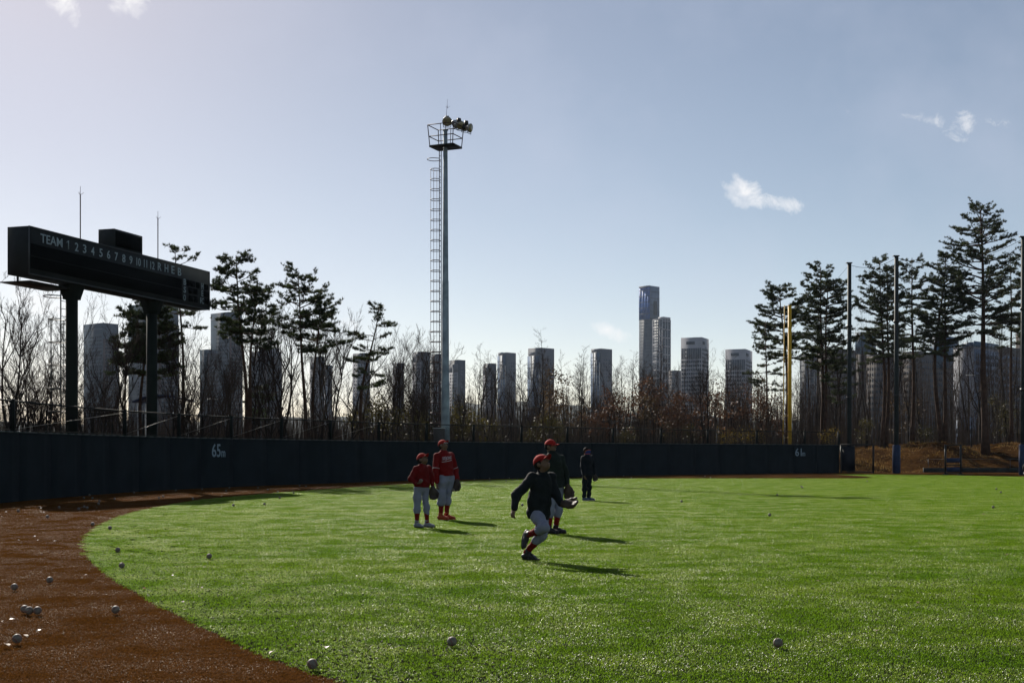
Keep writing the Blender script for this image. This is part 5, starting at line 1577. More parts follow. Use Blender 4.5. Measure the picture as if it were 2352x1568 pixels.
for (x, t_, b_, Yd, w_) in OAK:
    leafy('oak_sapling', 'oak sapling with rust-brown dry leaves ' + place(x), x, t_, b_, Yd, w_, M['oakleaf'], 620, 200 + k_, 0.10, 'rust-leaved oak saplings ' + place(x), 6); k_ += 1
for (x, t_, b_, Yd, w_) in [(1262, 836, 960, 88, 0.9), (1290, 870, 960, 90, 0.8), (1275, 900, 985, 92, 0.9), (1425, 868, 950, 98, 0.8), (1480, 905, 960, 90, 0.7), (1745, 850, 930, 104, 0.9), (2050, 900, 990, 116, 1.5), (2090, 910, 1000, 118, 1.4), (1330, 930, 1000, 95, 0.9)]:
    leafy('oak_sapling', 'thin oak sapling with dark clinging leaves ' + place(x), x, t_, b_, Yd, w_, M['darkleaf'], 360, 230 + k_, 0.10, 'dark-leaved saplings ' + place(x), 5); k_ += 1
for (x, t_, b_, Yd, w_) in [(840, 918, 1005, 73, 0.9), (870, 905, 1008, 74, 1.0), (905, 925, 1010, 75, 0.9), (945, 930, 1010, 76, 0.8), (975, 950, 1012, 78, 0.8), (1055, 912, 1010, 80, 1.0), (1085, 938, 1012, 81, 0.9), (1040, 950, 1012, 80, 0.8), (1250, 948, 1014, 88, 0.8), (1285, 965, 1014, 88, 0.8), (1120, 965, 1012, 84, 0.8), (1440, 985, 1016, 94, 0.8), (1550, 960, 1016, 98, 1.0), (1590, 970, 1018, 98, 0.9), (1225, 975, 1014, 88, 0.7), (2120, 985, 1015, 118, 1.2), (2290, 900, 1005, 120, 1.1), (2320, 930, 1005, 122, 1.2), (1990, 960, 1015, 112, 1.1)]:
    leafy('shrub', 'yellow-green evergreen shrub ' + place(x), x, t_, b_, Yd, w_, M['yewleaf'], 520, 260 + k_, 0.075, 'yellow-green shrubs ' + place(x), 7); k_ += 1
for (x, t_, b_, Yd, w_) in [(1700, 975, 1018, 97, 0.8), (1735, 978, 1018, 98, 0.8), (1670, 985, 1018, 97, 0.6), (1905, 975, 1018, 101, 0.7)]:
    leafy('shrub', 'yellow flowering shrub ' + place(x), x, t_, b_, Yd, w_, M['forsythia'], 360, 300 + k_, 0.055, 'yellow flowering shrubs ' + place(x), 7); k_ += 1

# dry grass and fallen needles on the bank
def bank_grass():
    rg = np.random.default_rng(9)
    n = 9000
    X = rg.uniform(24, 46, n); Y = rg.uniform(97.8, 112, n)
    keep = (np.sin(X * 0.9 + np.sin(Y * 0.7) * 2) + rg.normal(0, .6, n) > -0.2)
    X, Y = X[keep], Y[keep]; n = len(X)
    z = terrain(X, Y)
    h = rg.uniform(0.05, 0.20, n) * (1 + 1.0 * (np.abs(X - 27.5) < 1.8) * (np.abs(Y - 103) < 3))
    a = rg.uniform(0, 2 * np.pi, n); w = rg.uniform(0.01, 0.03, n); ln = rg.normal(0, 0.08, (n, 2))
    s_ = np.stack([np.cos(a) * w, np.sin(a) * w, np.zeros(n)], 1)
    b = np.stack([X, Y, z - 0.02], 1); t = b + np.c_[ln, h]
    v = np.stack([b - s_, b + s_, t], 1).reshape(-1, 3)
    obj('dry_grass', np_mesh('dry_grass', v, [np.arange(n * 3).reshape(-1, 3)]), M['drygrass'], label='straw-coloured dry grass on the bank', kind='stuff')
bank_grass()

# ------------------------------------------------------------------ people: bodies and clothes grown from joints
class Sculpt:
    """smooth union of limbs and ellipsoids, meshed with surface nets"""
    def __init__(s, k=0.03):
        s.pr = []; s.k = k; s.cuts = []
    def cap(s, a, b, ra, rb):
        s.pr.append(('c', np.array(a, float), np.array(b, float), ra, rb)); return s
    def chain(s, pts, rs):
        for i in range(len(pts) - 1):
            s.cap(pts[i], pts[i + 1], rs[i], rs[i + 1])
        return s
    def ell(s, c, axes, r):
        s.pr.append(('e', np.array(c, float), np.array(axes, float), np.array(r, float))); return s
    def cut(s, p, n):
        """removes the side that n points to"""
        s.cuts.append((np.array(p, float), np.array(n, float) / np.linalg.norm(n))); return s
    def mesh(s, name, h=0.012, wrinkle=0.0, freq=22.0, seed=0):
        lo, hi = np.full(3, 1e9), np.full(3, -1e9); bb = []
        for p in s.pr:
            if p[0] == 'c':
                r = max(p[3], p[4]); a = np.minimum(p[1], p[2]) - r; b = np.maximum(p[1], p[2]) + r
            else:
                r = p[3].max(); a = p[1] - r; b = p[1] + r
            bb.append((a, b)); lo = np.minimum(lo, a); hi = np.maximum(hi, b)
        pad = s.k + 3 * h
        lo = lo - pad; n = np.ceil((hi + pad - lo) / h).astype(int) + 1
        F = np.full(n, 0.4, dtype=np.float32)
        ax = [lo[i] + np.arange(n[i]) * h for i in range(3)]
        for p, (a, b) in zip(s.pr, bb):
            i0 = np.maximum(((a - pad - lo) / h).astype(int), 0); i1 = np.minimum(np.ceil((b + pad - lo) / h).astype(int) + 1, n)
            X, Y, Z = np.meshgrid(ax[0][i0[0]:i1[0]], ax[1][i0[1]:i1[1]], ax[2][i0[2]:i1[2]], indexing='ij')
            q = np.stack([X, Y, Z], -1)
            if p[0] == 'c':
                ab = p[2] - p[1]; t = np.clip(((q - p[1]) @ ab) / max(ab @ ab, 1e-9), 0, 1)
                d = np.linalg.norm(q - p[1] - t[..., None] * ab, axis=-1) - (p[3] + (p[4] - p[3]) * t)
            else:
                l = (q - p[1]) @ p[2].T / p[3]
                ln = np.linalg.norm(l, axis=-1); g = np.linalg.norm(l / p[3], axis=-1)
                d = ln * (ln - 1) / np.maximum(g, 1e-6)
            sl = tuple(slice(i0[i], i1[i]) for i in range(3))
            f = F[sl]
            hh = np.clip(0.5 + 0.5 * (f - d) / s.k, 0, 1)
            F[sl] = f * (1 - hh) + d * hh - s.k * hh * (1 - hh)
        X, Y, Z = np.meshgrid(*ax, indexing='ij')
        if wrinkle:
            rg = np.random.default_rng(seed)
            for i in range(7):
                w = rg.normal(0, 1, 3); w /= np.linalg.norm(w); fq = freq * rg.uniform(0.6, 1.9)
                w2 = rg.normal(0, 1, 3)
                F += (wrinkle * 0.45 * np.sin(fq * (X * w[0] + Y * w[1] + Z * w[2]) + 1.6 * np.sin(fq * 0.4 * (X * w2[0] + Y * w2[1] + Z * w2[2])) + i)).astype(np.float32)
        for c, nn in s.cuts:
            F = np.maximum(F, ((X - c[0]) * nn[0] + (Y - c[1]) * nn[1] + (Z - c[2]) * nn[2]).astype(np.float32))
        v, f = surface_nets(F, lo, h)
        return np_mesh(name, v, [f], True)
def surface_nets(F, lo, h):
    S = F < 0
    c8 = [(i, j, k) for i in (0, 1) for j in (0, 1) for k in (0, 1)]
    sub = lambda A, o: A[o[0]:A.shape[0] - 1 + o[0], o[1]:A.shape[1] - 1 + o[1], o[2]:A.shape[2] - 1 + o[2]]
    cnt = sum(sub(S, o).astype(np.int8) for o in c8)
    act = (cnt > 0) & (cnt < 8)
    ids = np.argwhere(act)
    idx = np.full(act.shape, -1, dtype=np.int64); idx[act] = np.arange(len(ids))
    acc = np.zeros((len(ids), 3)); num = np.zeros(len(ids))
    for a in c8:
        for d in range(3):
            if a[d]: continue
            b = list(a); b[d] = 1
            fa = F[ids[:, 0] + a[0], ids[:, 1] + a[1], ids[:, 2] + a[2]]; fb = F[ids[:, 0] + b[0], ids[:, 1] + b[1], ids[:, 2] + b[2]]
            m = (fa < 0) != (fb < 0)
            t = np.where(m, fa / np.where(m, fa - fb, 1), 0)
            p = np.array(a, float)[None, :].repeat(len(ids), 0); p[:, d] += t
            acc += p * m[:, None]; num += m
    v = lo + (ids + acc / num[:, None]) * h
    faces = []
    for d in range(3):
        e, g = (d + 1) % 3, (d + 2) % 3
        s0 = [slice(0, None)] * 3; s1 = [slice(0, None)] * 3
        s0[d] = slice(0, -1); s1[d] = slice(1, None)
        diff = S[tuple(s0)] != S[tuple(s1)]
        q = np.argwhere(diff)
        q = q[(q[:, e] > 0) & (q[:, g] > 0) & (q[:, e] < F.shape[e] - 1) & (q[:, g] < F.shape[g] - 1)]
        ins = S[q[:, 0], q[:, 1], q[:, 2]]
        def cell(de, dg):
            w = q.copy(); w[:, e] -= de; w[:, g] -= dg
            return idx[w[:, 0], w[:, 1], w[:, 2]]
        quad = np.stack([cell(1, 1), cell(0, 1), cell(0, 0), cell(1, 0)], 1)
        quad[~ins] = quad[~ins][:, ::-1]
        faces.append(quad)
    return v, np.concatenate(faces)

def cloth(name, col, var=0.25, rough=0.85):
    return mat(name, col, rough, 0.15, var, 9.0, 0.35, 45)
M['skin'] = mat('skin', (0.13, 0.077, 0.046), 0.55, 0.3, 0.12, 14)
M['hair'] = mat('black_hair', (0.012, 0.010, 0.009), 0.85, 0.1, 0.2, 30)
M['eye'] = mat('dark_eye', (0.01, 0.008, 0.007), 0.3, 0.5)
M['lip'] = mat('lip', (0.26, 0.11, 0.09), 0.5, 0.3)
M['redcap'] = cloth('red_cap_cloth', (0.30, 0.015, 0.012), 0.12)
M['redshirt'] = cloth('red_jersey_cloth', (0.145, 0.006, 0.006), 0.15)
M['maroon'] = cloth('dark_red_shirt_cloth', (0.115, 0.005, 0.005), 0.15)
M['blackjacket'] = cloth('black_jacket_cloth', (0.010, 0.013, 0.014), 0.25)
M['greenjacket'] = cloth('dark_green_jacket_cloth', (0.013, 0.019, 0.016), 0.25)
M['navysuit'] = cloth('navy_track_suit_cloth', (0.008, 0.011, 0.016), 0.25)
M['whitepants'] = cloth('white_trouser_cloth', (0.20, 0.215, 0.275), 0.06)
M['redsock'] = cloth('red_sock_knit', (0.15, 0.008, 0.006), 0.15)
M['piping'] = cloth('white_piping', (0.45, 0.43, 0.46), 0.05)
M['blackshoe'] = mat('black_shoe', (0.014, 0.013, 0.014), 0.5, 0.35, 0.2, 20)
M['whiteshoe'] = mat('pale_shoe', (0.20, 0.21, 0.23), 0.6, 0.3, 0.15, 20)
M['orangeshoe'] = mat('orange_shoe', (0.32, 0.05, 0.012), 0.55, 0.35, 0.15, 20)
M['navyshoe'] = mat('navy_shoe', (0.05, 0.07, 0.12), 0.55, 0.35, 0.2, 20)
M['darksole'] = mat('dark_sole', (0.02, 0.018, 0.017), 0.7, 0.2)
M['palesole'] = mat('pale_sole', (0.35, 0.33, 0.30), 0.7, 0.2, 0.1, 20)
M['glovedark'] = mat('dark_glove_leather', (0.030, 0.020, 0.014), 0.55, 0.35, 0.3, 12, 0.2, 40)
M['glovetan'] = mat('tan_glove_leather', (0.042, 0.025, 0.013), 0.55, 0.35, 0.3, 12, 0.2, 40)
M['gaiter'] = cloth('blue_gaiter_knit', (0.02, 0.05, 0.20), 0.15)
M['orangetrim'] = cloth('orange_trim_knit', (0.42, 0.09, 0.03), 0.1)

def vunit(v):
    v = np.array(v, float); return v / np.linalg.norm(v)
def person(name_label, px, py, Yd, J, H, tf, hf, tilt, cfg):
    """J: joints, x to the right, y away, z up, relative to the ground point seen at (px, py)"""
    g = G(px, py); O = Vector((g.x, g.y, 0.012))
    root = thing('person', name_label, 'person', O)
    s = H / 1.5
    J = {k: np.array(v, float) for k, v in J.items()}
    up = np.array([0, 0, 1.0])
    side = vunit(J['shB'] - J['shA']); tfw = vunit(np.array([tf[0], tf[1], 0.0]))
    hdir = vunit([hf[0], hf[1], 0]); hfw = vunit(hdir * math.cos(R(tilt)) + up * math.sin(R(tilt))); hs = vunit(np.cross(hfw, up)); hup = np.cross(hs, hfw)
    hax = [hs, hfw, hup]; tax = [side, vunit(np.cross(up, side)) , up]
    hd = J['head']; hk = cfg.get('head', 1.0) * (0.92 + 0.08 * s)
    pel = (J['hipA'] + J['hipB']) / 2; nb = J['neck']
    chest = pel + (nb - pel) * 0.68; belly = pel + (nb - pel) * 0.32
    bulk = cfg.get('bulk', 1.0)
    # ---------- body
    b = Sculpt(0.022)
    b.ell(hd + hup * 0.012 * hk - hfw * 0.010 * hk, hax, np.array([0.076, 0.094, 0.092]) * hk)
    b.ell(hd - hup * 0.052 * hk + hfw * 0.022 * hk, hax, np.array([0.056, 0.066, 0.060]) * hk)
    b.cap(hd + hfw * 0.082 * hk + hup * 0.006 * hk, hd + hfw * 0.102 * hk - hup * 0.022 * hk, 0.010 * hk, 0.014 * hk)
    b.cap(hd + hfw * 0.080 * hk - hup * 0.058 * hk - hs * .015, hd + hfw * 0.080 * hk - hup * 0.058 * hk + hs * .015, 0.012 * hk, 0.012 * hk)
    for sg in (-1, 1):
        b.ell(hd + hs * sg * 0.079 * hk - hup * 0.012 * hk - hfw * 0.008 * hk, hax, np.array([0.014, 0.026, 0.034]) * hk)
    b.cap(hd - hup * 0.06 * hk - hfw * 0.018 * hk, nb, 0.050 * s, 0.056 * s)
    b.cap(J['shA'], J['shB'], 0.050 * s, 0.050 * s)
    b.ell(chest, tax, np.array([0.140, 0.095, 0.16]) * s * bulk); b.ell(belly, tax, np.array([0.120, 0.09, 0.16]) * s * bulk); b.ell(pel, tax, np.array([0.13, 0.10, 0.11]) * s * bulk)
    for k in 'AB':
        b.chain([J['sh' + k], J['el' + k], J['wr' + k]], [0.042 * s, 0.034 * s, 0.024 * s])
        b.chain([J['hip' + k], J['kn' + k], J['an' + k]], [0.070 * s, 0.048 * s, 0.034 * s])
    # bare hand with five fingers
    hA = cfg.get('hand', 'A')
    wr = J['wr' + hA]; hdv = vunit(cfg['handdir']); pn = vunit(cfg['palm']); pn = vunit(pn - hdv * (pn @ hdv)); hsd = np.cross(hdv, pn)
    b.ell(wr + hdv * 0.048 * s, [hsd, pn, hdv], np.array([0.037, 0.016, 0.05]) * s)
    curl = cfg.get('curl', 0.5)
    for i, (o_, L) in enumerate(((-0.027, 0.062), (-0.009, 0.070), (0.009, 0.066), (0.027, 0.054))):
        k0 = wr + (hdv * 0.085 + hsd * o_) * s
        d1 = vunit(hdv * math.cos(curl * .6) + pn * math.sin(curl * .6)); d2 = vunit(hdv * math.cos(curl * 1.9) + pn * math.sin(curl * 1.9))
        k1 = k0 + d1 * L * .5 * s; k2 = k1 + d2 * L * .5 * s
        b.chain([k0 - hdv * .02, k0, k1, k2], [0.0095 * s, 0.0095 * s, 0.0085 * s, 0.0075 * s])
    t0 = wr + (hdv * 0.025 - hsd * 0.028) * s
    t1 = t0 + vunit(-hsd * 0.8 + hdv * 0.5 + pn * 0.35) * 0.034 * s; t2 = t1 + vunit(hdv * 0.8 - hsd * 0.2 + pn * 0.5) * 0.032 * s
    b.chain([t0, t1, t2], [0.012 * s, 0.0105 * s, 0.0085 * s])
    b.k = 0.014
    body = obj('body', b.mesh('body', 0.0085), M['skin'], root)
    # ---------- face and hair
    if not cfg.get('masked'):
        mb = MB()
        for sg in (-1, 1):
            mb.sphere(hd + hfw * 0.083 * hk + hs * sg * 0.030 * hk + hup * 0.002, np.array([0.012, 0.007, 0.007]) * hk, 8, 6, hax)
        mb.build('eyes', M['eye'], body, True)
        mb = MB(); mb.sphere(hd + hfw * 0.091 * hk - hup * 0.058 * hk, np.array([0.020, 0.006, 0.006]) * hk, 8, 6, hax); mb.build('mouth', M['lip'], body, True)
    hr = Sculpt(0.012)
    hr.ell(hd + hup * 0.018 * hk - hfw * 0.014 * hk, hax, np.array([0.084, 0.100, 0.098]) * hk)
    hr.cut(hd + hfw * 0.035 * hk, hfw * 0.9 - hup * (0.7 if not cfg.get('masked') else 1.0)); hr.cut(hd - hup * 0.055 * hk, -hup)
    obj('hair', hr.mesh('hair', 0.008, 0.004, 60, 3), M['hair'], root)
    # ---------- cap
    if cfg.get('cap'):
        cs_ = Sculpt(0.01)
        cc = hd + hup * 0.030 * hk - hfw * 0.006 * hk
        cs_.ell(cc, hax, np.array([0.092, 0.108, 0.098]) * hk); cs_.cut(cc + hup * 0.002, -hup - hfw * 0.10)
        cp = obj('cap', cs_.mesh('cap', 0.006, 0.0015, 40, 5), cfg['cap'], root)
        v, nA, nR = [], 13, 5
        for th_ in (0, 1):
            for ir in range(nR):
                for ia in range(nA):
                    a = (ia / (nA - 1) - 0.5) * R(128); f = ir / (nR - 1)
                    ext = 0.078 * hk * math.cos(a * 1.35) ** 0.6 * f if abs(a) < R(64) else 0
                    q = cc + hs * math.sin(a) * 0.089 * hk + hfw * (math.cos(a) * 0.104 * hk + ext) + hup * (0.004 - 0.030 * math.sin(a) ** 2 - 0.006 * f - th_ * 0.005) * hk
                    v.append(q)
        f = []
        for th_ in (0, 1):
            o_ = th_ * nA * nR
            for ir in range(nR - 1):
                for ia in range(nA - 1):
                    q = [o_ + ir * nA + ia, o_ + ir * nA + ia + 1, o_ + (ir + 1) * nA + ia + 1, o_ + (ir + 1) * nA + ia]
                    f.append(q if th_ else q[::-1])
        for ia in range(nA - 1):
            i0 = (nR - 1) * nA + ia; f.append([i0, i0 + 1, i0 + 1 + nA * nR, i0 + nA * nR])
        obj('brim', np_mesh('brim', v, [np.array(f)], True), cfg['cap'], cp)
        mb = MB(); mb.sphere(cc + hup * 0.098 * hk, 0.009 * hk, 8, 6); mb.build('button', cfg['cap'], cp, True)
    # ---------- upper garment
    tp = Sculpt(0.035)
    lo_ = cfg.get('loose', 1.0)
    tp.cap(J['shA'], J['shB'], 0.064 * s, 0.064 * s)
    tp.cap(nb + up * 0.010, (J['shA'] + J['shB']) / 2, 0.066 * s, 0.10 * s)
    tp.ell(chest, tax, np.array([0.160, 0.118, 0.17]) * s * bulk * lo_); tp.ell(belly, tax, np.array([0.158, 0.120, 0.19]) * s * bulk * lo_)
    hem = cfg.get('hem', 0.05)
    tp.ell(pel + up * (0.02 - hem * 0.4), tax, np.array([0.158, 0.125, 0.13 + hem * .5]) * s * bulk * lo_)
    el = cfg.get('sleeve', 1.0)
    for k in 'AB':
        w_ = J['el' + k] + (J['wr' + k] - J['el' + k]) * 0.97
        tp.chain([J['sh' + k], J['el' + k], w_], [0.066 * s * lo_, 0.054 * s * lo_, 0.040 * s * lo_])
    tdir = vunit(nb - pel)
    tp.cut(pel - tdir * hem, -tdir)
    # keep hands and legs out of the hem cut: sleeves reach below it, so rebuild them separately where needed
    top_me = None
    if cfg.get('arms_low'):
        tp.cuts = []
        t1_ = Sculpt(0.035); t1_.pr = tp.pr[:5]; t1_.cut(pel - tdir * hem, -tdir)
        t2_ = Sculpt(0.02); t2_.pr = tp.pr[5:]
        m1 = t1_.mesh('torso', 0.0105, 0.010, 17, 7); m2 = t2_.mesh('sleeves', 0.0105, 0.008, 22, 8)
        top_o = obj(cfg['topname'], m1, cfg['top'], root)
        for_k = obj('sleeves', m2, cfg['top'], top_o)
    else:
        top_o = obj(cfg['topname'], tp.mesh('top', 0.0105, 0.010, 17, 7), cfg['top'], root)
    if cfg.get('collar'):
        co = Sculpt(0.01); co.cap(nb + up * 0.002, nb + up * 0.045 * s + (hd - nb) * 0.1, 0.066 * s, 0.062 * s); co.cut(nb + up * 0.055 * s, up)
        obj('collar', co.mesh('collar', 0.008, 0.002, 30, 9), cfg['top'], top_o)
    # ---------- trousers
    pt = Sculpt(0.028)
    pl_ = cfg.get('pants_to', 0.45)
    pw = cfg.get('pants_w', 1.0)
    pt.ell(pel, tax, np.array([0.128, 0.105, 0.115]) * s * bulk)
    pt.cap(J['hipA'] + up * .02, J['hipB'] + up * .02, 0.076 * s * bulk, 0.076 * s * bulk)
    for k in 'AB':
        e = J['kn' + k] + (J['an' + k] - J['kn' + k]) * pl_
        pt.chain([J['hip' + k], J['kn' + k], e], [0.084 * s * pw * bulk, 0.066 * s * pw, (0.060 if pl_ < 0.8 else 0.056) * s * pw])
    obj('trousers', pt.mesh('trousers', 0.0105, 0.010, 22, 11), cfg['pants'], root)
    for k in 'AB':
        e = J['kn' + k] + (J['an' + k] - J['kn' + k]) * max(0.05, pl_ - 0.12)
        if cfg.get('sock'):
            sk = Sculpt(0.01); m_ = e + (J['an' + k] - e) * 0.35
            sk.chain([e, m_, J['an' + k], J['an' + k] + (J['an' + k] - m_) * 0.12], [0.050 * s, 0.051 * s, 0.039 * s, 0.038 * s])
            obj('sock', sk.mesh('sock', 0.009, 0.002, 50, 13), cfg['sock'], root)
        # shoe
        an, toe = J['an' + k], J['toe' + k]
        sh_ = vunit(J['kn' + k] - an); fd = toe - an
        flat = cfg.get('lift') != k
        if flat:
            fdir = vunit([fd[0], fd[1], 0]); su = up
            heel = np.array([an[0], an[1], 0.0]) - fdir * 0.045 * s; L = 0.235 * s
        else:
            fdir = vunit(fd); su = vunit(sh_ - fdir * (sh_ @ fdir)); heel = an - su * 0.075 * s - fdir * 0.045 * s; L = 0.235 * s
        ss_ = np.cross(fdir, su)
        so = Sculpt(0.02)
        so.cap(heel + su * 0.045 * s, heel + fdir * L * 0.45 + su * 0.048 * s, 0.036 * s, 0.040 * s)
        so.cap(heel + fdir * L * 0.45 + su * 0.045 * s, heel + fdir * L * 0.84 + su * 0.032 * s, 0.040 * s, 0.034 * s)
        so.cap(heel + fdir * 0.035 + su * 0.05 * s, an + sh_ * 0.05, 0.040 * s, 0.047 * s)
        so.cut(heel + su * 0.016 * s, -su); so.cut(an + sh_ * 0.045, sh_)
        shoe = obj('shoe', so.mesh('shoe', 0.0075, 0.001, 40, 17), cfg['shoe'], root)
        sl_ = Sculpt(0.012)
        sl_.ell(heel + fdir * L * 0.46 + su * 0.010 * s, [fdir, ss_, su], np.array([L * 0.575, 0.041 * s, 0.03]))
        sl_.cut(heel + su * 0.022 * s, su); sl_.cut(heel, -su)
        obj('sole', sl_.mesh('sole', 0.0075), cfg['sole'], shoe)
    # ---------- glove
    if cfg.get('glove'):
        gk = 'B' if hA == 'A' else 'A'
        w = J['wr' + gk]; gd_ = vunit(cfg['glovedir']); gn = vunit(cfg['glovepalm']); gn = vunit(gn - gd_ * (gn @ gd_)); gs_ = np.cross(gd_, gn)
        q = cfg.get('glovek', 1.0)
        gl = Sculpt(0.022)
        gl.cap(w + gd_ * 0.0, w + gd_ * 0.045 * q, 0.045 * q, 0.055 * q)
        gl.ell(w + gd_ * 0.095 * q + gn * 0.012, [gs_, gn, gd_], np.array([0.088, 0.042, 0.085]) * q)
        for i, o_ in enumerate((-0.038, -0.008, 0.022, 0.052)):
            k0 = w + (gd_ * 0.13 + gs_ * o_) * q; L = (0.105, 0.118, 0.112, 0.095)[i] * q
            d1 = vunit(gd_ + gs_ * o_ * 1.5 + gn * 0.30); d2 = vunit(gd_ + gs_ * o_ * 2.0 + gn * 0.85)
            gl.chain([k0, k0 + d1 * L * .6, k0 + d1 * L * .6 + d2 * L * .4], [0.027 * q, 0.024 * q, 0.018 * q])
        k0 = w + (gd_ * 0.06 - gs_ * 0.06) * q
        gl.chain([k0, k0 + vunit(gd_ * .9 - gs_ * .40 + gn * .3) * .08 * q, k0 + vunit(gd_ * .98 - gs_ * .18 + gn * .45) * .155 * q], [0.026 * q, 0.024 * q, 0.016 * q])
        go_ = obj('glove', gl.mesh('glove', 0.0075, 0.0015, 50, 19), cfg['glove'], root)
        wb = Sculpt(0.01); c0 = w + (gd_ * 0.165 - gs_ * 0.068) * q + gn * 0.02
        wb.ell(c0, [gs_, gn, gd_], np.array([0.045, 0.014, 0.065]) * q)
        obj('webbing', wb.mesh('webbing', 0.0065, 0.001, 60, 3), cfg['glove'], go_)
    return root, top_o, J, dict(side=side, chest=chest, s=s, hd=hd, hax=hax, hk=hk, nb=nb, pel=pel, tax=tax)

# runner
runner = person('child running in black jacket, red cap and white trousers, glove held low', 1210, 1287, 17.3, dict(
    head=(0.208, -0.02, 1.30), neck=(0.205, 0.0, 1.155), shA=(0.075, -0.10, 1.10), shB=(0.325, 0.11, 1.10), elA=(-0.135, -0.16, 0.885), wrA=(-0.168, -0.22, 0.705),
    elB=(0.40, 0.04, 0.885), wrB=(0.455, -0.10, 0.765), hipA=(0.125, -0.055, 0.63), hipB=(0.20, 0.06, 0.63), knA=(0.225, -0.33, 0.445), anA=(0.015, -0.13, 0.345), toeA=(-0.015, -0.20, 0.175),
    knB=(0.20, -0.13, 0.345), anB=(0.000, 0.0, 0.105), toeB=(0.125, -0.06, 0.03)), 1.50, (0.66, -0.75), (0.80, -0.60), 36, dict(
    cap=M['redcap'], top=M['blackjacket'], topname='jacket', pants=M['whitepants'], sock=M['redsock'], shoe=M['blackshoe'], sole=M['darksole'], glove=M['glovetan'], collar=True, hem=0.08, loose=1.14,
    handdir=(-0.30, -0.1, -1), palm=(0.7, 0.5, -0.2), curl=0.75, lift='A', glovedir=(0.85, -0.3, -0.10), glovepalm=(0.0, -0.5, 0.8), pants_to=0.34, pants_w=1.12, head=1.05))
# boy with the ball
boyA = person('smaller boy in dark red shirt and red cap, ball hand at his waist', 971, 1212, 24.9, dict(
    head=(0.0, -0.01, 1.325), neck=(0.002, 0.0, 1.185), shA=(-0.108, -0.10, 1.135), shB=(0.108, 0.10, 1.14), elA=(-0.225, -0.12, 0.945), wrA=(-0.115, -0.20, 0.865),
    elB=(0.165, 0.12, 0.93), wrB=(0.190, 0.06, 0.775), hipA=(-0.095, -0.045, 0.755), hipB=(0.045, 0.045, 0.755), knA=(-0.100, -0.06, 0.46), anA=(-0.112, -0.05, 0.10), toeA=(0.02, -0.16, 0.03),
    knB=(0.065, 0.03, 0.46), anB=(0.080, 0.05, 0.10), toeB=(0.23, -0.03, 0.03)), 1.44, (0.8, -0.6), (0.84, -0.54), 33, dict(
    cap=M['redcap'], top=M['maroon'], topname='shirt', pants=M['whitepants'], sock=M['redsock'], shoe=M['whiteshoe'], sole=M['darksole'], glove=M['glovedark'], hem=-0.03, loose=1.06,
    handdir=(0.95, -0.25, 0.05), palm=(0.0, -0.2, 1), curl=0.9, glovedir=(0.08, -0.05, -1), glovepalm=(0.2, -1, 0), arms_low=True, pants_to=0.46, pants_w=1.05, bulk=0.98, glovek=0.98))
# boy in lettered jersey
boyB = person('stout boy in red lettered jersey with white piping and orange shoes', 1018, 1194, 27.7, dict(
    head=(0.0, -0.01, 1.615), neck=(0.012, 0.0, 1.455), shA=(-0.135, -0.11, 1.375), shB=(0.165, 0.12, 1.38), elA=(-0.150, -0.17, 1.075), wrA=(-0.125, -0.20, 0.825),
    elB=(0.255, 0.15, 1.075), wrB=(0.300, 0.08, 0.850), hipA=(-0.015, -0.06, 0.90), hipB=(0.125, 0.06, 0.90), knA=(-0.030, -0.07, 0.50), anA=(-0.050, -0.05, 0.11), toeA=(0.10, -0.14, 0.03),
    knB=(0.095, 0.06, 0.50), anB=(0.070, 0.06, 0.11), toeB=(0.235, 0.0, 0.03)), 1.70, (0.75, -0.66), (0.82, -0.57), 33, dict(
    cap=M['redcap'], top=M['redshirt'], topname='jersey', pants=M['whitepants'], sock=M['redsock'], shoe=M['orangeshoe'], sole=M['orangeshoe'], glove=M['glovedark'], hem=-0.05, loose=1.05,
    handdir=(-0.04, 0.0, -1), palm=(0.9, 0.3, 0), curl=0.45, glovedir=(-0.15, -0.1, -1), glovepalm=(-0.3, -1, 0), arms_low=True, pants_to=0.36, pants_w=1.22, bulk=1.08, head=0.98))
# boy behind the runner
boyC = person('tall boy in dark green jacket with red cap standing behind the runner', 1272, 1226, 22.9, dict(
    head=(-0.055, 0.0, 1.565), neck=(-0.040, 0.0, 1.425), shA=(-0.180, -0.06, 1.345), shB=(0.130, 0.06, 1.34), elA=(-0.235, -0.08, 1.07), wrA=(-0.215, -0.12, 0.85),
    elB=(0.215, 0.07, 1.075), wrB=(0.252, 0.0, 0.855), hipA=(-0.045, -0.05, 0.86), hipB=(0.095, 0.05, 0.86), knA=(-0.075, -0.08, 0.46), anA=(-0.085, -0.04, 0.11), toeA=(0.03, -0.12, 0.03),
    knB=(0.085, 0.02, 0.46), anB=(0.040, 0.06, 0.11), toeB=(0.15, 0.0, 0.03)), 1.66, (0.55, -0.83), (0.88, -0.47), 6, dict(
    cap=M['redcap'], top=M['greenjacket'], topname='jacket', pants=M['whitepants'], sock=M['redsock'], shoe=M['blackshoe'], sole=M['darksole'], glove=M['glovetan'], collar=True, hem=0.04, loose=1.12,
    handdir=(0.0, -0.05, -1), palm=(0.8, 0.3, 0), curl=0.5, glovedir=(0.10, -0.15, -1), glovepalm=(-0.3, -1, 0), arms_low=True, pants_to=0.36, pants_w=1.1))
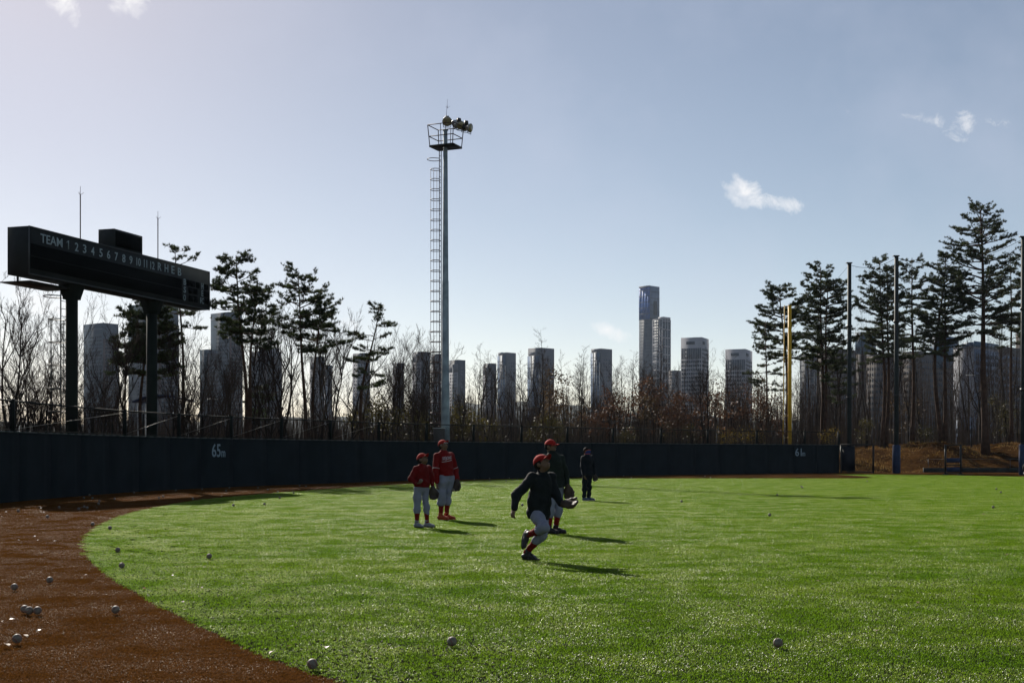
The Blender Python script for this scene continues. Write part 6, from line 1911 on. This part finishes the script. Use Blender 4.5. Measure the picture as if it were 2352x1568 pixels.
# person in navy by the wall
man = person('person in navy track suit with blue neck warmer standing near the wall', 1349, 1150, 39, dict(
    head=(-0.012, 0.0, 1.515), neck=(0.0, 0.0, 1.375), shA=(-0.120, -0.09, 1.30), shB=(0.140, 0.10, 1.305), elA=(-0.150, -0.12, 1.01), wrA=(-0.110, -0.16, 0.79),
    elB=(0.200, 0.11, 1.01), wrB=(0.232, 0.05, 0.80), hipA=(-0.060, -0.05, 0.83), hipB=(0.070, 0.05, 0.83), knA=(-0.080, -0.05, 0.45), anA=(-0.095, -0.03, 0.11), toeA=(0.0, -0.14, 0.03),
    knB=(0.065, 0.03, 0.45), anB=(0.038, 0.05, 0.11), toeB=(0.20, 0.01, 0.03)), 1.62, (0.8, -0.6), (0.8, -0.6), 12, dict(
    top=M['navysuit'], topname='track_jacket', pants=M['navysuit'], shoe=M['navyshoe'], sole=M['palesole'], glove=M['glovedark'], collar=True, hem=0.06, loose=1.08, masked=True,
    handdir=(0.3, -0.2, -1), palm=(0.8, 0.3, 0), curl=0.5, glovedir=(0.05, -0.05, -1), glovepalm=(-0.3, -1, 0), arms_low=True, pants_to=0.92, pants_w=1.05, glovek=0.85))
# neck warmer with orange trim
root, top_o, J, I = man
hd, (hs, hfw, hup), hk = I['hd'], I['hax'], I['hk']
gt = Sculpt(0.012); gt.cap(hd - hup * 0.045 * hk + hfw * 0.02, I['nb'] + np.array([0, 0, 0.04]), 0.079 * hk, 0.080 * hk); gt.ell(hd - hup * 0.03 * hk + hfw * 0.035 * hk, [hs, hfw, hup], np.array([0.075, 0.078, 0.06]) * hk)
gt.cut(hd + hup * 0.012 * hk, hup + hfw * 0.15)
gto = obj('neck_warmer', gt.mesh('neck_warmer', 0.008, 0.002, 40, 3), M['gaiter'], root)
for (c, n_, rr) in ((hd + hup * 0.006 * hk + hfw * 0.022, hup, 0.090), (I['nb'] + np.array([0.0, 0, 0.052]), np.array([0, 0, 1.0]), 0.088)):
    mb = MB(); e1 = vunit(np.cross(n_, [0.3, 1, 0.1])); e2 = np.cross(n_, e1)
    mb.path([c + (e1 * math.cos(a) + e2 * math.sin(a)) * rr * hk for a in np.linspace(0, 2 * np.pi, 20, endpoint=False)], 0.011, 6, True); mb.build('trim', M['orangetrim'], gto, True)
mb = MB()
for k in (0, 1):
    a, b_ = (J['shA'], J['elA']) if k == 0 else (J['elA'], J['wrA'])
    for t in np.arange(0.02, 1, 0.05):
        q = a + (b_ - a) * t + vunit([-0.9, 0.15, 0.2]) * (0.072 - 0.014 * k) * I['s']
        mb.sphere(q, 0.007, 6, 4)
mb.build('sleeve_piping', M['piping'], top_o)
# jersey lettering, collar and sleeve piping
root, top_o, J, I = boyB
dg_ = bpy.context.evaluated_depsgraph_get()
def project(me, origin, xdir, updir, target, push=0.006):
    co = np.zeros(len(me.vertices) * 3); me.vertices.foreach_get('co', co); co = co.reshape(-1, 3)
    tv = [v.co.copy() for v in target.vertices]; tp_ = [tuple(p.vertices) for p in target.polygons]
    bvh = BVHTree.FromPolygons(tv, tp_)
    n = np.cross(xdir, updir); n = n / np.linalg.norm(n)
    out = []
    for (x, y, z) in co:
        q = origin + xdir * x + updir * z
        hit = bvh.ray_cast(Vector(q + n * 0.5), Vector(-n))
        p = np.array(hit[0]) if hit[0] is not None else q + n * 0.1
        out.append(p + n * (push - y))
    me.vertices.foreach_set('co', np.array(out, dtype=np.float32).ravel()); me.update()
fx = vunit([0.78, 0.62, 0.10])
lt = text_mesh('chest_lettering', 'SEJONG', 0.085, 0.235, 0.001, 0.15)
project(lt, I['chest'] + np.array([0.055, -0.1, 0.055]), fx, np.array([0, 0, 1.0]), top_o.data, 0.004)
obj('chest_lettering', lt, M['piping'], top_o)
ul = MB()
for t in np.linspace(-0.12, 0.115, 24):
    pass
ulp = np_mesh('underline', [(x, 0, -0.062 + 0.01 * (x * 8) + dz) for x in np.linspace(-0.125, 0.12, 24) for dz in (0, 0.011)], [np.array([[2 * i, 2 * i + 2, 2 * i + 3, 2 * i + 1] for i in range(23)])])
project(ulp, I['chest'] + np.array([0.055, -0.1, 0.055]), fx, np.array([0, 0, 1.0]), top_o.data, 0.004)
obj('lettering_underline', ulp, M['piping'], top_o)
slv = [c for c in top_o.children if c.name.startswith('sleeves')][0]
for k in 'AB':
    a, e = J['sh' + k], J['el' + k]; d = vunit(e - a); c = a + (e - a) * 0.86
    e1 = vunit(np.cross(d, [0.2, 1, 0.1])); e2 = np.cross(d, e1)
    mb = MB(); mb.path([c + (e1 * math.cos(t) + e2 * math.sin(t)) * 0.0625 * I['s'] for t in np.linspace(0, 2 * np.pi, 20, endpoint=False)], 0.0075, 5, True)
    mb.build('sleeve_piping', M['piping'], slv, True)
mb = MB()
nbp = I['nb'] + np.array([0, 0, 0.015])
fw = vunit([0.75, -0.66, 0]); sd_ = np.array([0.66, 0.75, 0])
mb.path([nbp + sd_ * 0.082 * math.sin(a) + fw * 0.09 * math.cos(a) + np.array([0, 0, -0.075 * max(0, math.cos(a)) ** 1.5]) for a in np.linspace(-math.pi, math.pi, 24, endpoint=False)], 0.007, 5, True)
mb.build('collar_piping', M['piping'], top_o, True)
mb = MB()
hd, (hs, hfw, hup), hk = I['hd'], I['hax'], I['hk']
for sg in (-1, 1):
    mb.sphere(hd + hfw * 0.094 * hk + hs * sg * 0.032 * hk + hup * 0.004, np.array([0.026, 0.004, 0.020]) * hk, 10, 6, [hs, hfw, hup])
    mb.bar(hd + hfw * 0.092 * hk + hs * sg * 0.058 * hk + hup * 0.006, hd + hs * sg * 0.088 * hk + hup * 0.006, 0.004, 5)
mb.build('glasses', mat('spectacle_lens', (0.35, 0.38, 0.40), 0.1, 0.8), root, True)

# ------------------------------------------------------------------ baseballs
def ball_material():
    m = mat('scuffed_ball_leather', (0.15, 0.135, 0.11), 0.6, 0.3, 0.32, 26.0, 0.1, 40)
    return m
M['ball'] = ball_material(); M['stitch'] = mat('red_stitching', (0.22, 0.035, 0.03), 0.7, 0.2)
BR = 0.0365
q = MB(); q.sphere((0, 0, 0), BR, 20, 12); ball_me = q.mesh('baseball', True); ball_me.materials.append(M['ball'])
q = MB()
A_, B_ = 0.44, 0.56
tt = np.linspace(0, 2 * np.pi, 72, endpoint=False)
sx = np.stack([np.cos(tt) + 0.36 * np.cos(3 * tt), np.sin(tt) - 0.36 * np.sin(3 * tt), 0.92 * np.sin(2 * tt)], 1)
sx = sx / np.linalg.norm(sx, axis=1, keepdims=True) * (BR + 0.0004)
q.path(sx, 0.0016, 4, True)
seam_me = q.mesh('stitching'); seam_me.materials.append(M['stitch'])
rgB = np.random.default_rng(12)
def baseball(px, py, label, group, seam=False, loc=None):
    """py: picture row of the ball's middle"""
    if loc is None:
        Yd = FPX * (CAM_H - 0.012 - BR) / (py - HORIZON)
        p = P(px, py, Yd)
    else:
        p = loc
    o = obj('baseball', ball_me, None, None, label, 'baseball', group)
    o.location = (p.x, p.y, p.z); o.rotation_euler = tuple(rgB.uniform(0, 6.28, 3))
    if seam:
        obj('stitching', seam_me, None, o)
    return o
zA = lambda x, y: ((x / 1.96) / 1.6875, (1650 + y / 1.96) / 1.6875)
zB = lambda x, y: ((x / 1.809) / 1.6875, (2100 + y / 1.809) / 1.6875)
zD = lambda x, y: ((2600 + x / 1.657) / 1.6875, (1700 + y / 1.657) / 1.6875)
z4 = lambda x, y: ((1500 + x / 2.352) / 1.6875, (1650 + y / 2.352) / 1.6875)
L_WALL, G_WALL = 'baseball lying in the shade along the foot of the dark wall', 'balls along the wall'
L_TRACK, G_TRACK = 'scuffed baseball lying on the sunlit brown track', 'balls on the brown track'
L_TURF, G_TURF = 'baseball lying out on the green turf', 'balls on the turf'
L_EDGE, G_EDGE = 'baseball on the turf close to its brown edge', 'balls near the turf edge'
for (x, y) in [(139, 643), (449, 617), (598, 628), (640, 613), (662, 620), (361, 687), (703, 743)]:
    baseball(*zA(x, y), L_TRACK, G_TRACK, True)
for (x, y) in [(748, 590), (755, 570), (637, 545), (702, 546), (680, 525), (1017, 505), (870, 552), (1207, 547), (1240, 535), (1466, 552), (1335, 488), (1535, 480), (1718, 492), (1743, 468), (1960, 469), (2034, 484), (2110, 500), (2276, 452), (2324, 458)]:
    baseball(*zA(x, y), L_WALL, G_WALL)
for (x, y) in [(835, 773), (895, 940), (1773, 600), (2009, 591), (2125, 544), (2231, 506)]:
    baseball(*zA(x, y), L_EDGE, G_EDGE, True)
for (x, y) in [(349, 264), (101, 313), (811, 472)]:
    baseball(*zB(x, y), L_TRACK, G_TRACK, True)
baseball(*zB(120, 675), 'baseball on the brown track with a dry leaf curled against it', None, True)
for (x, y) in [(172, 468), (205, 478), (263, 478)]:
    baseball(*zB(x, y), 'one of three baseballs touching in a row on the brown track', 'three touching balls', True)
for (x, y) in [(854, 162), (1467, 98)]:
    baseball(*zB(x, y), L_EDGE, G_EDGE, True)
baseball(*zB(2190, 853), 'baseball resting right at the edge where turf meets brown track', None, True)
baseball(1038, 1472, L_TURF, G_TURF, True)
for (x, y) in [(688, 1308), (69, 400), (684, 358), (846, 311), (838, 305), (635, 487), (1261, 271), (2091, 321), (2120, 342), (2071, 437), (220, 240), (255, 249)]:
    baseball(*zD(x, y), L_TURF, G_TURF, y > 1000)
for (x, y) in [(1234, 718), (936, 497), (1086, 500), (1145, 489), (1187, 485), (2156, 456), (2228, 473)]:
    baseball(*z4(x, y), L_TURF, G_TURF)
for (x, y) in [(797, 487), (935, 478), (1115, 474), (40, 497)]:
    baseball(*z4(x, y), L_WALL, G_WALL)
root, top_o, J, I = boyA
wq = J['wrA'] + vunit((0.95, -0.25, 0.05)) * 0.10 + np.array([0, -0.01, 0.045])
baseball(0, 0, 'baseball held in the hand of the smaller boy in dark red', None, True, Vector(root.location) + Vector(wq))
root, top_o, J, I = boyB
baseball(0, 0, 'baseball peeping out of the dark glove of the stout boy', None, False, Vector(root.location) + Vector(J['wrB']) + Vector((-0.085, -0.075, -0.205)))

# ------------------------------------------------------------------ fallen leaves
M['leaf'] = mat('dry_leaf', (0.16, 0.085, 0.04), 0.6, 0.4, 0.4, 30.0, 0, 1, 0, (0.36, 0.24, 0.14), 0.3)
M['leafpale'] = mat('pale_leaf', (0.17, 0.13, 0.09), 0.5, 0.4, 0.3, 30.0, 0, 1, 0, (0.25, 0.19, 0.13), 0.2)
def leaf_mesh(seed):
    rg = np.random.default_rng(seed); v = [(0, -0.5, 0.02)]
    n = 11
    L_, R_ = [], []
    for i in range(n):
        t = i / (n - 1); w = 0.30 * math.sin(t * math.pi) ** 0.7 * (1 + 0.22 * math.sin(t * 21))
        z = 0.10 * math.sin(t * 3.1) + 0.06
        L_.append((-w, t - 0.5, z + 0.16 * w + rg.normal(0, .01))); R_.append((w, t - 0.5, z + 0.16 * w + rg.normal(0, .01)))
    v = L_ + [(0, i / (n - 1) - 0.5, 0.10 * math.sin(i / (n - 1) * 3.1) + 0.05) for i in range(n)] + R_
    f = [(i, n + i, n + i + 1, i + 1) for i in range(n - 1)] + [(n + i, 2 * n + i, 2 * n + i + 1, n + i + 1) for i in range(n - 1)]
    return np_mesh('leaf', v, [np.array(f)], True)
LM_ = [leaf_mesh(1), leaf_mesh(2)]; LP_ = [leaf_mesh(3), leaf_mesh(4)]
for m_ in LM_: m_.materials.append(M['leaf'])
for m_ in LP_: m_.materials.append(M['leafpale'])
def leaf(px, py, size, pale, where):
    g = G(px, py)
    o = obj('fallen_leaf', (LP_ if pale else LM_)[int(rgB.integers(2))], None, None, f"small {'pale' if pale else 'brown'} dry leaf lying on the {where}", 'leaf', f"{'pale' if pale else 'brown'} leaves on the {where}")
    o.location = (g.x, g.y, 0.022); o.rotation_euler = (rgB.uniform(-.35, .35), rgB.uniform(-.35, .35), rgB.uniform(0, 6.28)); o.scale = (size * .62, size * .62, size * .62)
for (x, y, k, p_) in [(85, 560, .09, 1), (20, 573, .06, 0), (270, 640, .08, 1), (180, 680, .10, 0), (600, 244, .06, 0), (388, 3, .1, 1)]:
    leaf(*zB(x, y), k, p_, 'brown track')
o = leaf(*zB(45, 745), .13, 0, 'brown track')
for (x, y, k, p_) in [(290, 878, .07, 1), (420, 885, .1, 1), (145, 878, .08, 1), (263, 848, .08, 1), (735, 630, .12, 1), (308, 660, .12, 1), (330, 662, .1, 1), (225, 626, .1, 1), (468, 640, .1, 0), (70, 712, .08, 0), (205, 715, .08, 0), (310, 630, .12, 1), (620, 626, .12, 1), (45, 660, .1, 1), (750, 710, .08, 0), (835, 712, .08, 0), (500, 705, .07, 1), (1005, 598, .1, 0), (10, 695, .1, 1)]:
    leaf(*zA(x, y), k, p_, 'brown track')
for (x, y, k, p_) in [(1008, 340, .09, 0), (1225, 355, .08, 0), (1285, 434, .07, 0), (1300, 490, .07, 0), (1677, 567, .06, 1), (2292, 760, .10, 1), (1905, 795, .08, 0), (1985, 296, .06, 0), (1968, 186, .06, 0), (1415, 333, .06, 0), (2030, 750, .07, 0), (1210, 247, .07, 1)]:
    leaf(*zB(x, y), k, p_, 'green turf')
for (x, y, k, p_) in [(1588, 1066, .09, 0), (945, 925, .07, 0), (1388, 730, .07, 0), (2160, 755, .08, 0), (970, 580, .08, 0), (435, 1090, .07, 0), (2055, 1045, .06, 0), (315, 422, .09, 0), (1485, 408, .09, 0), (808, 458, .08, 0), (1648, 386, .12, 0), (63, 1417, .07, 1), (1325, 1248, .06, 0), (2010, 490, .12, 0), (350, 229, .15, 0)]:
    leaf(*zD(x, y), k, p_, 'green turf')
for (px, py, k, p_) in [(1516, 1419, .07, 0), (1440, 1381, .05, 0)]:
    leaf(px, py, k, p_, 'green turf')
# ------------------------------------------------------------------ hazy air
mb = MB(); mb.box(-4200, 4200, -300, 4600, -7.0, 245.0)
hz = mb.mesh('haze')
hm = bpy.data.materials.new('hazy_air'); hm.use_nodes = True
nt = hm.node_tree
for n in list(nt.nodes):
    if n.type != 'OUTPUT_MATERIAL': nt.nodes.remove(n)
pv = nt.nodes.new('ShaderNodeVolumePrincipled')
HAZE = 0.000055
pv.inputs['Density'].default_value = HAZE; pv.inputs['Color'].default_value = (0.66, 0.80, 1.0, 1); pv.inputs['Anisotropy'].default_value = 0.0
nt.links.new(pv.outputs[0], nt.nodes['Material Output'].inputs['Volume'])
hz.materials.append(hm)
obj('haze', hz, None, None, 'thin pale haze hanging in the air over the whole place', kind='stuff')
